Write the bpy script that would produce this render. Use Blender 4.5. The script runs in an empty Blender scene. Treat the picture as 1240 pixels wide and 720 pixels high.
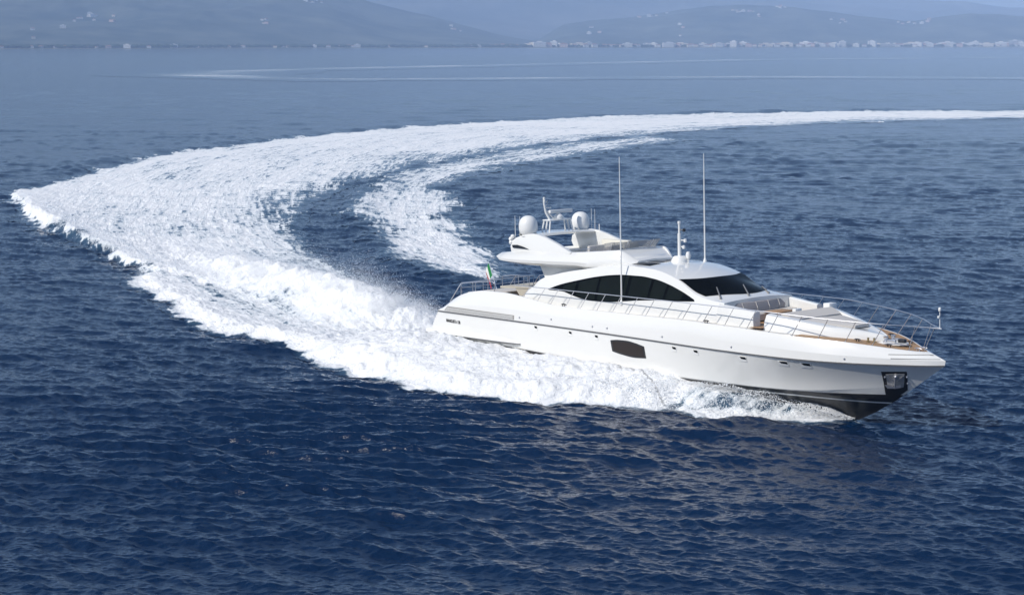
import bpy, bmesh, math, random
import numpy as np
from mathutils import Vector, Matrix
from mathutils.bvhtree import BVHTree

scene = bpy.context.scene
COL = scene.collection
random.seed(7)
rng = np.random.default_rng(11)
R = math.radians

# ------------------------------------------------------------------ camera
CAM_H = 19.25
HAZE_DENSITY = 0.000125
cam_d = bpy.data.cameras.new('camera')
cam = bpy.data.objects.new('camera', cam_d)
COL.objects.link(cam)
cam.location = (0, 0, CAM_H)
cam.rotation_euler = (R(90) - math.atan(308.0 / 2350.0), 0, 0)
cam_d.sensor_fit = 'HORIZONTAL'
cam_d.sensor_width = 36.0
cam_d.lens = 36.0 * 2350.0 / 1240.0
cam_d.clip_start = 0.5
cam_d.clip_end = 120000
scene.camera = cam

# ------------------------------------------------------------------ sky, sun, exposure
SUN_EL = R(40)
SUN_V = Vector((-0.80, -0.50, 0)).normalized()          # horizontal direction towards the sun
SUN_AZ = math.atan2(SUN_V.x, SUN_V.y)                    # clockwise from +Y
world = bpy.data.worlds.new('World')
scene.world = world
world.use_nodes = True
wn = world.node_tree
sky = wn.nodes.new('ShaderNodeTexSky')
sky.sky_type = 'NISHITA'
sky.sun_disc = False
sky.sun_elevation = SUN_EL
sky.sun_rotation = SUN_AZ
sky.altitude = 10
sky.air_density = 1.0
sky.dust_density = 0.6
sky.ozone_density = 3.0
bg = wn.nodes['Background']
wn.links.new(sky.outputs[0], bg.inputs[0])
bg.inputs[1].default_value = 0.115

sun_d = bpy.data.lights.new('sun', 'SUN')
sun_d.energy = 3.7
sun_d.angle = R(0.5)
sun_d.color = (1.0, 0.95, 0.875)
sun = bpy.data.objects.new('sun', sun_d)
COL.objects.link(sun)
sv = Vector((SUN_V.x * math.cos(SUN_EL), SUN_V.y * math.cos(SUN_EL), math.sin(SUN_EL)))
sun.rotation_euler = sv.to_track_quat('Z', 'Y').to_euler()
sun.location = (-60, -40, 90)

scene.view_settings.view_transform = 'Standard'
scene.view_settings.look = 'None'
scene.view_settings.exposure = 0.14
scene.view_settings.gamma = 1.0
scene.view_settings.use_curve_mapping = False
scene.render.engine = 'CYCLES'
cy = scene.cycles
cy.use_denoising = True
cy.max_bounces = 10
cy.diffuse_bounces = 7
cy.glossy_bounces = 3
cy.transmission_bounces = 3
cy.transparent_max_bounces = 6
cy.volume_bounces = 4
cy.sample_clamp_indirect = 6
cy.sample_clamp_direct = 1.8
cy.use_adaptive_sampling = True
cy.adaptive_threshold = 0.005

# ------------------------------------------------------------------ helpers
def pchip(xs, ys):
    """smooth monotone interpolation through a table"""
    xs = np.asarray(xs, float); ys = np.asarray(ys, float)
    h = np.diff(xs); d = np.diff(ys) / h
    m = np.zeros_like(xs)
    m[0], m[-1] = d[0], d[-1]
    for i in range(1, len(xs) - 1):
        if d[i - 1] * d[i] > 0:
            w1, w2 = 2 * h[i] + h[i - 1], h[i] + 2 * h[i - 1]
            m[i] = (w1 + w2) / (w1 / d[i - 1] + w2 / d[i])
    def f(x):
        x = np.clip(np.asarray(x, float), xs[0], xs[-1])
        k = np.clip(np.searchsorted(xs, x, side='right') - 1, 0, len(xs) - 2)
        t = (x - xs[k]) / h[k]
        return ((2*t**3 - 3*t**2 + 1) * ys[k] + (t**3 - 2*t**2 + t) * h[k] * m[k]
                + (-2*t**3 + 3*t**2) * ys[k+1] + (t**3 - t**2) * h[k] * m[k+1])
    return f

def link(o, parent=None):
    COL.objects.link(o)
    if parent is not None:
        o.parent = parent
    return o

def mesh_obj(name, verts, faces, mats, parent=None, smooth=True, mat_idx=None):
    me = bpy.data.meshes.new(name)
    me.from_pydata([tuple(map(float, v)) for v in verts], [], faces)
    for m in (mats if isinstance(mats, (list, tuple)) else [mats]):
        me.materials.append(m)
    if smooth:
        me.polygons.foreach_set('use_smooth', [True] * len(me.polygons))
    if mat_idx is not None:
        me.polygons.foreach_set('material_index', mat_idx)
    me.update()
    return link(bpy.data.objects.new(name, me), parent)

class MB:
    """collects shapes that become one mesh object"""
    def __init__(self):
        self.v, self.f, self.mi, self.sm = [], [], [], []
    def add(self, vs, fs, mi=0, smooth=False):
        o = len(self.v)
        self.v += [tuple(map(float, p)) for p in vs]
        for q in fs:
            self.f.append([i + o for i in q]); self.mi.append(mi); self.sm.append(smooth)
        return self
    def grid(self, P, mi=0, smooth=True, closed=False, flip=False):
        P = np.asarray(P, float); n, m = P.shape[:2]
        fs = []
        for i in range(n - 1):
            for j in range(m if closed else m - 1):
                k = (j + 1) % m
                q = [i*m + j, i*m + k, (i+1)*m + k, (i+1)*m + j]
                fs.append(q[::-1] if flip else q)
        return self.add(P.reshape(-1, 3), fs, mi, smooth)
    def box(self, lo, hi, mi=0, bev=0.0):
        bm = bmesh.new(); bmesh.ops.create_cube(bm, size=1)
        lo, hi = Vector(lo), Vector(hi)
        for v in bm.verts:
            v.co = Vector(((lo[i] + hi[i]) / 2 + v.co[i] * (hi[i] - lo[i])) for i in range(3))
        if bev:
            bmesh.ops.bevel(bm, geom=list(bm.edges), offset=bev, segments=2, affect='EDGES', profile=0.5)
        self.bm(bm, mi)
        return self
    def bm(self, bm, mi=0, smooth=False):
        bm.verts.index_update()
        self.add([v.co[:] for v in bm.verts], [[v.index for v in f.verts] for f in bm.faces], mi, smooth)
        bm.free(); return self
    def tube(self, pts, r, n=6, mi=0, cap=True):
        pts = [Vector(p) for p in pts]
        rs = r if isinstance(r, (list, tuple)) else [r] * len(pts)
        rings = []
        for i, p in enumerate(pts):
            a = pts[max(i - 1, 0)]; b = pts[min(i + 1, len(pts) - 1)]
            t = (b - a).normalized()
            u = t.cross(Vector((0, 0, 1)))
            if u.length < 0.05: u = t.cross(Vector((0, 1, 0)))
            u.normalize(); w = t.cross(u)
            rings.append([p + (u * math.cos(2*math.pi*k/n) + w * math.sin(2*math.pi*k/n)) * rs[i] for k in range(n)])
        self.grid([[tuple(v) for v in q] for q in rings], mi, True, closed=True)
        if cap:
            self.add(rings[0], [list(range(n))[::-1]], mi); self.add(rings[-1], [list(range(n))], mi)
        return self
    def lathe(self, prof, c=(0, 0, 0), n=20, mi=0, axis='z'):
        rings = []
        for r, h in prof:
            ring = []
            for k in range(n):
                a = 2*math.pi*k/n
                p = (r*math.cos(a), r*math.sin(a), h)
                if axis == 'y': p = (p[0], -p[2], p[1])
                if axis == 'x': p = (p[2], p[0], p[1])
                ring.append((p[0]+c[0], p[1]+c[1], p[2]+c[2]))
            rings.append(ring)
        return self.grid(rings, mi, True, closed=True)
    def prism(self, outline, thick, mi=0):
        """outline: 3D points of one planar face, thick: vector to the other face"""
        n = len(outline); t = np.asarray(thick, float)
        a = [np.asarray(p, float) for p in outline]; b = [p + t for p in a]
        fs = [list(range(n))[::-1], list(range(n, 2*n))] + [[i, (i+1) % n, n + (i+1) % n, n + i] for i in range(n)]
        return self.add(a + b, fs, mi)
    def build(self, name, mats, parent=None, recalc=True):
        o = mesh_obj(name, self.v, self.f, mats, parent, False, self.mi)
        o.data.polygons.foreach_set('use_smooth', [True]*len(self.f))
        self._sharp = o
        if recalc:
            bm = bmesh.new(); bm.from_mesh(o.data)
            bmesh.ops.recalc_face_normals(bm, faces=bm.faces)
            bm.to_mesh(o.data); bm.free()
        o.data.set_sharp_from_angle(angle=R(38))
        return o

def tag(o, label=None, cat=None, group=None, kind=None):
    for k, v in (('label', label), ('category', cat), ('group', group), ('kind', kind)):
        if v: o[k] = v
    return o

# ------------------------------------------------------------------ materials
def mat(name, col, rough=0.5, metal=0.0, coat=0.0, spec=0.5, noise=None, bump=None):
    m = bpy.data.materials.new(name); m.use_nodes = True
    nt = m.node_tree; p = nt.nodes['Principled BSDF']
    p.inputs['Base Color'].default_value = (*col, 1)
    p.inputs['Roughness'].default_value = rough
    p.inputs['Metallic'].default_value = metal
    p.inputs['IOR'].default_value = 1.2 if 'glass' in name or 'pane' in name else 1.5
    p.inputs['Coat Weight'].default_value = coat
    p.inputs['Coat Roughness'].default_value = 0.05
    p.inputs['Specular IOR Level'].default_value = spec
    tc = nt.nodes.new('ShaderNodeTexCoord')
    if noise:
        sc, amt = noise
        n = nt.nodes.new('ShaderNodeTexNoise'); n.inputs['Scale'].default_value = sc
        n.inputs['Detail'].default_value = 5
        nt.links.new(tc.outputs['Object'], n.inputs['Vector'])
        mr = nt.nodes.new('ShaderNodeMapRange')
        mr.inputs['To Min'].default_value = 1 - amt; mr.inputs['To Max'].default_value = 1 + amt
        nt.links.new(n.outputs['Fac'], mr.inputs['Value'])
        mx = nt.nodes.new('ShaderNodeVectorMath'); mx.operation = 'SCALE'
        mx.inputs[0].default_value = col
        nt.links.new(mr.outputs[0], mx.inputs['Scale'])
        nt.links.new(mx.outputs[0], p.inputs['Base Color'])
    if bump:
        sc, st = bump
        n = nt.nodes.new('ShaderNodeTexNoise'); n.inputs['Scale'].default_value = sc
        nt.links.new(tc.outputs['Object'], n.inputs['Vector'])
        b = nt.nodes.new('ShaderNodeBump'); b.inputs['Strength'].default_value = st
        b.inputs['Distance'].default_value = 0.02
        nt.links.new(n.outputs['Fac'], b.inputs['Height'])
        nt.links.new(b.outputs[0], p.inputs['Normal'])
    return m

M = {}
M['gelcoat'] = mat('white gelcoat', (0.77, 0.765, 0.735), 0.16, coat=0.6, noise=(0.35, 0.02))
M['black_paint'] = mat('black antifouling', (0.012, 0.012, 0.014), 0.3)
M['glass'] = mat('dark tinted glass', (0.003, 0.004, 0.005), 0.04, spec=0.06)
M['pane'] = mat('green tinted pane', (0.008, 0.011, 0.010), 0.08, spec=0.2, noise=(0.8, 0.35))
M['steel'] = mat('polished steel', (0.66, 0.66, 0.68), 0.3, metal=0.85)
M['dark_steel'] = mat('dark fitting', (0.05, 0.05, 0.055), 0.35, metal=0.6)
M['rubber'] = mat('dark rub rail', (0.10, 0.10, 0.10), 0.4)
M['vent'] = mat('grey louvre', (0.30, 0.29, 0.27), 0.5)
M['cushion'] = mat('pale grey cushion', (0.56, 0.53, 0.49), 0.85, bump=(30, 0.3))
M['cushion_grey'] = mat('taupe back cushion', (0.33, 0.31, 0.31), 0.85, bump=(30, 0.3))
M['plastic'] = mat('white plastic', (0.78, 0.78, 0.76), 0.35)
M['beige'] = mat('beige lining', (0.50, 0.46, 0.38), 0.6)
M['smoke'] = mat('smoked acrylic', (0.40, 0.41, 0.42), 0.1)
M['smoke'].node_tree.nodes['Principled BSDF'].inputs['Alpha'].default_value = 0.5
M['green'] = mat('green flag cloth', (0.01, 0.19, 0.05), 0.8)
M['flagwhite'] = mat('white flag cloth', (0.75, 0.75, 0.72), 0.8)
M['red'] = mat('red flag cloth', (0.45, 0.02, 0.03), 0.8)
M['letter'] = mat('black lettering', (0.015, 0.015, 0.015), 0.4)

def teak_mat():
    m = bpy.data.materials.new('teak planking'); m.use_nodes = True
    nt = m.node_tree; p = nt.nodes['Principled BSDF']; p.inputs['Roughness'].default_value = 0.6
    tc = nt.nodes.new('ShaderNodeTexCoord')
    sep = nt.nodes.new('ShaderNodeSeparateXYZ'); nt.links.new(tc.outputs['Object'], sep.inputs[0])
    mul = nt.nodes.new('ShaderNodeMath'); mul.operation = 'MULTIPLY'; mul.inputs[1].default_value = 14
    nt.links.new(sep.outputs['Y'], mul.inputs[0])
    fr = nt.nodes.new('ShaderNodeMath'); fr.operation = 'FRACT'; nt.links.new(mul.outputs[0], fr.inputs[0])
    gt = nt.nodes.new('ShaderNodeMath'); gt.operation = 'GREATER_THAN'; gt.inputs[1].default_value = 0.9
    nt.links.new(fr.outputs[0], gt.inputs[0])
    n = nt.nodes.new('ShaderNodeTexNoise'); n.inputs['Scale'].default_value = 5
    mp = nt.nodes.new('ShaderNodeMapping'); mp.inputs['Scale'].default_value = (0.4, 6, 1)
    nt.links.new(tc.outputs['Object'], mp.inputs[0]); nt.links.new(mp.outputs[0], n.inputs['Vector'])
    cr = nt.nodes.new('ShaderNodeValToRGB')
    cr.color_ramp.elements[0].position = 0.3; cr.color_ramp.elements[0].color = (0.33, 0.19, 0.09, 1)
    cr.color_ramp.elements[1].position = 0.7; cr.color_ramp.elements[1].color = (0.50, 0.31, 0.16, 1)
    nt.links.new(n.outputs['Fac'], cr.inputs[0])
    mx = nt.nodes.new('ShaderNodeMix'); mx.data_type = 'RGBA'
    nt.links.new(gt.outputs[0], mx.inputs['Factor']); nt.links.new(cr.outputs[0], mx.inputs[6])
    mx.inputs[7].default_value = (0.12, 0.08, 0.05, 1)
    nt.links.new(mx.outputs[2], p.inputs['Base Color'])
    return m
M['teak'] = teak_mat()

def water_mat():
    m = bpy.data.materials.new('sea water with foam'); m.use_nodes = True
    nt = m.node_tree; N = nt.nodes.new; L = nt.links.new
    w = nt.nodes['Principled BSDF']
    w.inputs['IOR'].default_value = 1.333
    w.inputs['Roughness'].default_value = 0.10
    geo = N('ShaderNodeNewGeometry')
    at = N('ShaderNodeAttribute'); at.attribute_name = 'foam'
    # fine ripples
    def noise(scale, detail=4, rough=0.55, dist=0.0, vec=None):
        n = N('ShaderNodeTexNoise'); n.inputs['Scale'].default_value = scale
        n.inputs['Detail'].default_value = detail; n.inputs['Roughness'].default_value = rough
        n.inputs['Distortion'].default_value = dist
        L(vec or geo.outputs['Position'], n.inputs['Vector']); return n
    def math_(op, a, b=None, clamp=False):
        n = N('ShaderNodeMath'); n.operation = op; n.use_clamp = clamp
        for i, q in enumerate((a, b)):
            if q is None: continue
            if isinstance(q, (int, float)): n.inputs[i].default_value = q
            else: L(q, n.inputs[i])
        return n.outputs[0]
    r1 = noise(1.6, 5, 0.6); r2 = noise(5.5, 3, 0.6)
    hsum = math_('ADD', r1.outputs['Fac'], math_('MULTIPLY', r2.outputs['Fac'], 0.28))
    bump = N('ShaderNodeBump'); bump.inputs['Strength'].default_value = 1.0
    bump.inputs['Distance'].default_value = 0.08
    L(hsum, bump.inputs['Height'])
    L(bump.outputs[0], w.inputs['Normal'])
    # deep colour, paler where air bubbles hang under the foam
    patch = noise(0.02, 3, 0.5)
    deep = N('ShaderNodeMix'); deep.data_type = 'RGBA'
    deep.inputs[6].default_value = (0.0007, 0.0115, 0.040, 1)
    deep.inputs[7].default_value = (0.0010, 0.0150, 0.051, 1)
    L(patch.outputs['Fac'], deep.inputs['Factor'])
    aer = N('ShaderNodeMix'); aer.data_type = 'RGBA'
    L(deep.outputs[2], aer.inputs[6]); aer.inputs[7].default_value = (0.10, 0.19, 0.26, 1)
    L(math_('MULTIPLY', at.outputs['Fac'], 0.75, True), aer.inputs['Factor'])
    L(aer.outputs[2], w.inputs['Base Color'])
    # foam cover: density against a lacy threshold
    n1 = noise(0.55, 8, 0.62, 0.8); n2 = noise(2.6, 6, 0.65, 0.6)
    vo = N('ShaderNodeTexVoronoi'); vo.feature = 'DISTANCE_TO_EDGE'; vo.inputs['Scale'].default_value = 0.9
    wv = N('ShaderNodeVectorMath'); wv.operation = 'MULTIPLY_ADD'
    L(n2.outputs['Color'], wv.inputs[0]); wv.inputs[1].default_value = (0.9, 0.9, 0.9); L(geo.outputs['Position'], wv.inputs[2])
    L(wv.outputs[0], vo.inputs['Vector'])
    thr = math_('ADD', math_('MULTIPLY', n1.outputs['Fac'], 0.95), math_('MULTIPLY', n2.outputs['Fac'], 0.70))
    thr = math_('ADD', thr, math_('MULTIPLY', math_('MINIMUM', vo.outputs['Distance'], 0.5), 0.35))
    fl = N('ShaderNodeAttribute'); fl.attribute_name = 'flow'
    fm = N('ShaderNodeMapping'); fm.inputs['Scale'].default_value = (0.12, 1.5, 1.0); L(fl.outputs['Vector'], fm.inputs[0])
    n3 = noise(1.0, 7, 0.62, 0.5, fm.outputs[0])
    thr = math_('ADD', thr, math_('MULTIPLY', math_('SUBTRACT', n3.outputs['Fac'], 0.5), 1.45))
    thr = math_('SUBTRACT', thr, 0.42)
    diff = math_('SUBTRACT', at.outputs['Fac'], thr)
    cov = N('ShaderNodeMapRange'); cov.interpolation_type = 'SMOOTHSTEP'
    cov.inputs['From Min'].default_value = -0.10; cov.inputs['From Max'].default_value = 0.16
    L(diff, cov.inputs['Value'])
    has = math_('MULTIPLY', at.outputs['Fac'], 30.0, True)
    covf = math_('MULTIPLY', cov.outputs[0], has)
    f = N('ShaderNodeBsdfPrincipled')
    f.inputs['Roughness'].default_value = 0.85; f.inputs['Specular IOR Level'].default_value = 0.2
    fc = N('ShaderNodeMix'); fc.data_type = 'RGBA'
    fc.inputs[6].default_value = (0.66, 0.72, 0.76, 1); fc.inputs[7].default_value = (0.90, 0.905, 0.905, 1)
    L(math_('MULTIPLY', math_('ADD', diff, 0.05), 2.2, True), fc.inputs['Factor'])
    L(fc.outputs[2], f.inputs['Base Color'])
    fb = N('ShaderNodeBump'); fb.inputs['Strength'].default_value = 1.0; fb.inputs['Distance'].default_value = 0.28
    L(math_('ADD', n2.outputs['Fac'], math_('MULTIPLY', diff, 0.5)), fb.inputs['Height'])
    L(fb.outputs[0], f.inputs['Normal'])
    mx = N('ShaderNodeMixShader')
    L(covf, mx.inputs[0]); L(w.outputs[0], mx.inputs[1]); L(f.outputs[0], mx.inputs[2])
    L(mx.outputs[0], nt.nodes['Material Output'].inputs['Surface'])
    return m
M['water'] = water_mat()

def spray_mat():
    m = bpy.data.materials.new('white spray'); m.use_nodes = True
    nt = m.node_tree; N = nt.nodes.new; L = nt.links.new
    nt.nodes.remove(nt.nodes['Principled BSDF'])
    d = N('ShaderNodeBsdfDiffuse'); d.inputs[0].default_value = (0.55, 0.555, 0.56, 1)
    t = N('ShaderNodeBsdfTranslucent'); t.inputs[0].default_value = (0.55, 0.555, 0.56, 1)
    mx = N('ShaderNodeAddShader')
    L(d.outputs[0], mx.inputs[0]); L(t.outputs[0], mx.inputs[1])
    L(mx.outputs[0], nt.nodes['Material Output'].inputs['Surface'])
    return m
M['spray'] = spray_mat()

# ------------------------------------------------------------------ noise on arrays
def _hash(ix, iy, seed):
    n = (ix.astype(np.int64) * 374761393 + iy.astype(np.int64) * 668265263 + seed * 974634541) & 0xffffffff
    n = ((n ^ (n >> 13)) * 1274126177) & 0xffffffff
    return ((n ^ (n >> 16)) & 0xffff) / 65535.0
def vnoise(x, y, seed=0):
    ix, iy = np.floor(x), np.floor(y)
    fx, fy = x - ix, y - iy
    fx, fy = fx*fx*(3 - 2*fx), fy*fy*(3 - 2*fy)
    a, b = _hash(ix, iy, seed), _hash(ix + 1, iy, seed)
    c, d = _hash(ix, iy + 1, seed), _hash(ix + 1, iy + 1, seed)
    return (a*(1-fx) + b*fx)*(1-fy) + (c*(1-fx) + d*fx)*fy
def fbm(x, y, o=4, seed=0):
    s, a, t = 0, 0.5, 0
    for k in range(o):
        s = s + a*vnoise(x*2**k + 17.3*k, y*2**k - 9.1*k, seed + k); t += a; a *= 0.55
    return s / t
def sstep(a, b, x):
    t = np.clip((x - a) / (b - a), 0, 1); return t*t*(3 - 2*t)

# ------------------------------------------------------------------ sea surface
def polyline_dist(x, y, pts):
    """distance, arc position 0..1, signed side (positive = left of travel)"""
    pts = np.asarray(pts, float); seg = np.hypot(*np.diff(pts, axis=0).T); cum = np.concatenate([[0], np.cumsum(seg)])
    best = np.full(x.shape, 1e9); s = np.zeros(x.shape); side = np.ones(x.shape)
    for i in range(len(pts) - 1):
        ax, ay = pts[i]; dx, dy = pts[i+1] - pts[i]
        t = np.clip(((x-ax)*dx + (y-ay)*dy) / (seg[i]**2 + 1e-12), 0, 1)
        ex, ey = x - ax - t*dx, y - ay - t*dy
        d = np.hypot(ex, ey); m = d < best
        best[m] = d[m]; s[m] = (cum[i] + t[m]*seg[i]) / cum[-1]; side[m] = np.sign(dx*ey - dy*ex)[m]
    return best, s, side
def inside(x, y, poly):
    r = np.zeros(x.shape, bool); n = len(poly)
    for i in range(n):
        x1, y1 = poly[i]; x2, y2 = poly[(i+1) % n]
        c = ((y1 > y) != (y2 > y))
        xi = (x2 - x1) * (y - y1) / ((y2 - y1) if y2 != y1 else 1e-9) + x1
        r ^= c & (x < xi)
    return r
def sdf(x, y, poly):
    out = np.full(x.shape, -1e3)
    P = np.asarray(poly); m = (x > P[:, 0].min() - 40) & (x < P[:, 0].max() + 40) & (y > P[:, 1].min() - 40) & (y < P[:, 1].max() + 40)
    xx, yy = x[m], y[m]
    d, _, _ = polyline_dist(xx, yy, list(poly) + [poly[0]])
    out[m] = np.where(inside(xx, yy, poly), d, -d)
    return out

# the yacht's place on the sea (needed by the wake)
YO = Vector((-2.40, 121.92, 0.95)); YT = 0.853
HX, HZ = YT / math.hypot(1, YT), 1 / math.hypot(1, YT)
TRIM = R(2.0)
def boat_xy(x, y):     # world -> boat plan coordinates
    dx, dy = x - YO.x, y - YO.y
    return dx*HX - dy*HZ, dx*HZ + dy*HX

WAKE_MAIN = [(-64.93, 248.92), (-54.55, 216.59), (-48.36, 201.08), (-41.43, 184.53), (-36.10, 172.44), (-32.24, 165.41), (-27.29, 158.37), (-21.92, 149.84), (-16.88, 140.38), (-11.33, 130.47), (-5.70, 124.94), (-3.18, 123.20), (-3.43, 132.81), (-5.66, 138.63), (-8.04, 144.02), (-10.35, 150.86), (-13.17, 161.81), (-16.80, 174.46), (-20.15, 190.01), (-22.89, 208.55), (-24.02, 229.87), (-23.34, 248.92), (-21.70, 268.15), (-19.29, 283.28), (-15.43, 302.21), (-8.44, 330.92), (0.00, 356.97), (13.11, 385.79), (31.91, 417.70), (53.04, 446.40), (75.67, 469.42), (98.61, 484.40), (146.69, 508.75), (161.99, 562.07), (146.79, 558.63), (88.35, 548.55), (51.92, 532.53), (21.57, 508.75), (-4.07, 479.31), (-22.84, 448.60), (-38.83, 415.79), (-50.92, 374.65), (-60.40, 338.33), (-63.42, 304.24), (-63.58, 266.57)]
WAKE_ARM = [(-1.09, 158.37), (-4.07, 158.37), (-6.88, 160.65), (-9.71, 167.90), (-12.76, 180.80), (-15.75, 199.30), (-18.55, 224.15), (-20.06, 253.11), (-18.32, 286.88), (-12.05, 314.82), (-2.94, 346.07), (9.55, 374.65), (27.49, 404.69), (35.15, 394.15), (17.92, 351.44), (4.04, 317.02), (-4.95, 290.56), (-8.85, 269.75), (-8.94, 255.99), (-7.11, 234.67), (-4.97, 215.56), (-2.50, 194.96), (-1.10, 183.02), (-0.43, 167.90)]
BOW_WAVE = [(-31.34, 158.93), (-28.86, 150.86), (-23.97, 137.77), (-18.75, 127.83), (-16.03, 124.94), (-11.95, 117.00), (-8.67, 111.66), (-5.95, 107.56), (-3.63, 104.99), (-0.90, 103.99), (1.77, 102.53), (6.11, 100.88), (9.86, 99.05), (14.46, 98.28), (17.55, 98.17), (17.29, 102.53), (15.79, 107.56), (9.81, 113.68), (1.07, 124.24), (-5.78, 130.47), (-11.74, 135.25), (-17.59, 146.39), (-22.91, 156.70), (-28.28, 164.20), (-30.87, 163.00)]
FAR_LOW = [(-191.16, 1177.34), (-147.92, 1093.06), (-88.25, 1043.26), (0.00, 1067.58), (132.59, 1119.78), (283.23, 1080.17), (397.32, 1067.58)]
FAR_HIGH = [(-191.16, 1177.34), (-185.45, 1371.05), (-110.02, 1531.30), (0.00, 1733.88), (265.18, 2242.09), (687.83, 2626.88), (1138.99, 3065.12)]
FAR_FILL = [(-191.16, 1177.34), (-147.92, 1093.06), (-88.25, 1043.26), (0.00, 1067.58), (132.59, 1119.78), (283.23, 1080.17), (687.83, 2626.88), (265.18, 2242.09), (0.00, 1733.88), (-110.02, 1531.30), (-185.45, 1371.05)]
FLOW = [(-4.96, 128.20), (-8.77, 136.08), (-11.60, 142.18), (-15.64, 151.89), (-20.05, 164.20), (-24.75, 180.80), (-29.68, 201.99), (-33.98, 227.55), (-37.69, 268.15), (-38.04, 308.39), (-34.09, 348.73), (-23.64, 397.60), (-3.72, 437.81), (19.61, 462.27), (47.00, 481.84), (81.52, 505.93), (117.60, 523.36), (161.22, 535.66)]
ARM_FLOW = [(-1.09, 159.50), (-4.31, 167.90), (-8.54, 181.54), (-11.92, 199.30), (-14.15, 224.15), (-14.72, 255.99), (-12.13, 285.07), (-6.60, 310.50), (2.86, 335.82), (15.41, 362.67), (30.13, 394.15)]
WAKE_INNER = [(-5.66, 138.63), (-8.04, 144.02), (-10.35, 150.86), (-13.17, 161.81), (-16.80, 174.46), (-20.15, 190.01), (-22.89, 208.55), (-24.02, 229.87), (-23.34, 248.92), (-21.70, 268.15), (-19.29, 283.28), (-15.43, 302.21), (-8.44, 330.92), (0.00, 356.97), (13.11, 385.79), (31.91, 417.70), (53.04, 446.40), (75.67, 469.42), (98.61, 484.40), (146.69, 508.75)]
WAKE_OUTER = [(-64.93, 248.92), (-63.58, 266.57), (-63.42, 304.24), (-60.40, 338.33), (-50.92, 374.65), (-38.83, 415.79), (-22.84, 448.60), (-4.07, 479.31), (21.57, 508.75), (51.92, 532.53), (88.35, 548.55), (161.99, 562.07)]
CREST = [(-64.93, 248.92), (-54.55, 216.59), (-48.36, 201.08), (-41.43, 184.53), (-36.10, 172.44), (-32.24, 165.41), (-27.29, 158.37), (-21.92, 149.84), (-16.88, 140.38), (-11.33, 130.47), (-5.70, 124.94)]
PLUME = [(-5.07, 128.20), (-6.69, 129.70), (-8.52, 132.02), (-11.11, 136.08), (-13.95, 141.27), (-17.62, 149.34), (-21.72, 158.37), (-28.38, 174.46), (-35.08, 190.82)]
ARM_EDGE = [(-4.07, 158.37), (-6.88, 160.65), (-9.71, 167.90), (-12.76, 180.80), (-15.75, 199.30), (-18.36, 224.15), (-19.41, 253.11), (-16.88, 283.28), (-10.49, 308.39)]
BOW_EDGE = [(-31.34, 158.93), (-28.86, 150.86), (-23.97, 137.77), (-18.75, 127.83), (-16.03, 124.94), (-11.95, 117.00), (-8.67, 111.66), (-5.95, 107.56), (-3.63, 104.99), (-0.90, 103.99), (1.77, 102.53), (6.11, 100.88), (9.86, 99.05), (14.46, 98.28), (17.55, 98.17)]

# hull half beam on the water, for the foam that hugs it
HULL_WL = pchip([0, 9, 18, 22, 26, 29, 30.9], [3.1, 3.1, 2.7, 2.3, 1.6, 0.7, 0.05])

def smooth_line(pts, n=70):
    p = np.asarray(pts, float); d = np.concatenate([[0], np.cumsum(np.hypot(*np.diff(p, axis=0).T))])
    t = np.linspace(0, d[-1], n)
    return np.stack([pchip(d, p[:, 0])(t), pchip(d, p[:, 1])(t)], -1)
def flow_coords(x, y, pts):
    p = smooth_line(pts); L_ = np.hypot(*np.diff(p, axis=0).T).sum()
    d, s, sd = polyline_dist(x, y, p)
    return s*L_, d*sd

def fft_tile(n, size, wind, lam_lo, lam_hi, slope, seed, spread=2.0):
    """periodic random sea tile: heights and sideways choppiness"""
    r = np.random.default_rng(seed)
    k = 2*np.pi*np.fft.fftfreq(n, size/n)
    kx, ky = np.meshgrid(k, k, indexing='ij'); kk = np.hypot(kx, ky); kk[0, 0] = 1
    band = np.exp(-(2*np.pi/lam_hi/kk)**4) * np.exp(-(kk*lam_lo/2/np.pi)**4)
    c = (kx*math.cos(wind) + ky*math.sin(wind)) / kk
    amp = kk**-2.0 * np.abs(c)**spread * band; amp[0, 0] = 0
    amp = amp + 0.12*kk**-2.0*band; amp[0, 0] = 0
    h = (r.normal(size=(n, n)) + 1j*r.normal(size=(n, n))) * amp
    z = np.fft.ifft2(h).real; 
    sx, sy = np.fft.ifft2(1j*kx*h).real, np.fft.ifft2(1j*ky*h).real
    q = slope / math.sqrt((sx**2 + sy**2).mean())
    dx, dy = np.fft.ifft2(-1j*kx/kk*h).real, np.fft.ifft2(-1j*ky/kk*h).real
    return np.stack([z, dx, dy], -1) * q, size
def sample(tile, x, y, rot):
    T, size = tile; n = T.shape[0]
    u = (x*math.cos(rot) + y*math.sin(rot)) / size * n; v = (-x*math.sin(rot) + y*math.cos(rot)) / size * n
    iu, iv = np.floor(u).astype(int), np.floor(v).astype(int); fu, fv = (u - iu)[:, None], (v - iv)[:, None]
    a, b = T[iu % n, iv % n], T[(iu+1) % n, iv % n]; c, d = T[iu % n, (iv+1) % n], T[(iu+1) % n, (iv+1) % n]
    o = (a*(1-fu) + b*fu)*(1-fv) + (c*(1-fu) + d*fu)*fv
    return o[:, 0], o[:, 1]*math.cos(rot) - o[:, 2]*math.sin(rot), o[:, 1]*math.sin(rot) + o[:, 2]*math.cos(rot)

TILES = [  # tile, own rotation, shortest wave it carries
    (fft_tile(256, 5.7, R(65), 0.16, 0.7, 0.17, 1), R(13), 0.30),
    (fft_tile(256, 17.0, R(72), 0.42, 1.5, 0.20, 2), R(-24), 0.8),
    (fft_tile(256, 61.0, R(62), 1.5, 5.2, 0.13, 3), R(9), 2.4),
    (fft_tile(256, 310.0, R(58), 6.0, 30.0, 0.038, 4), R(31), 9.0),
]

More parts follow.
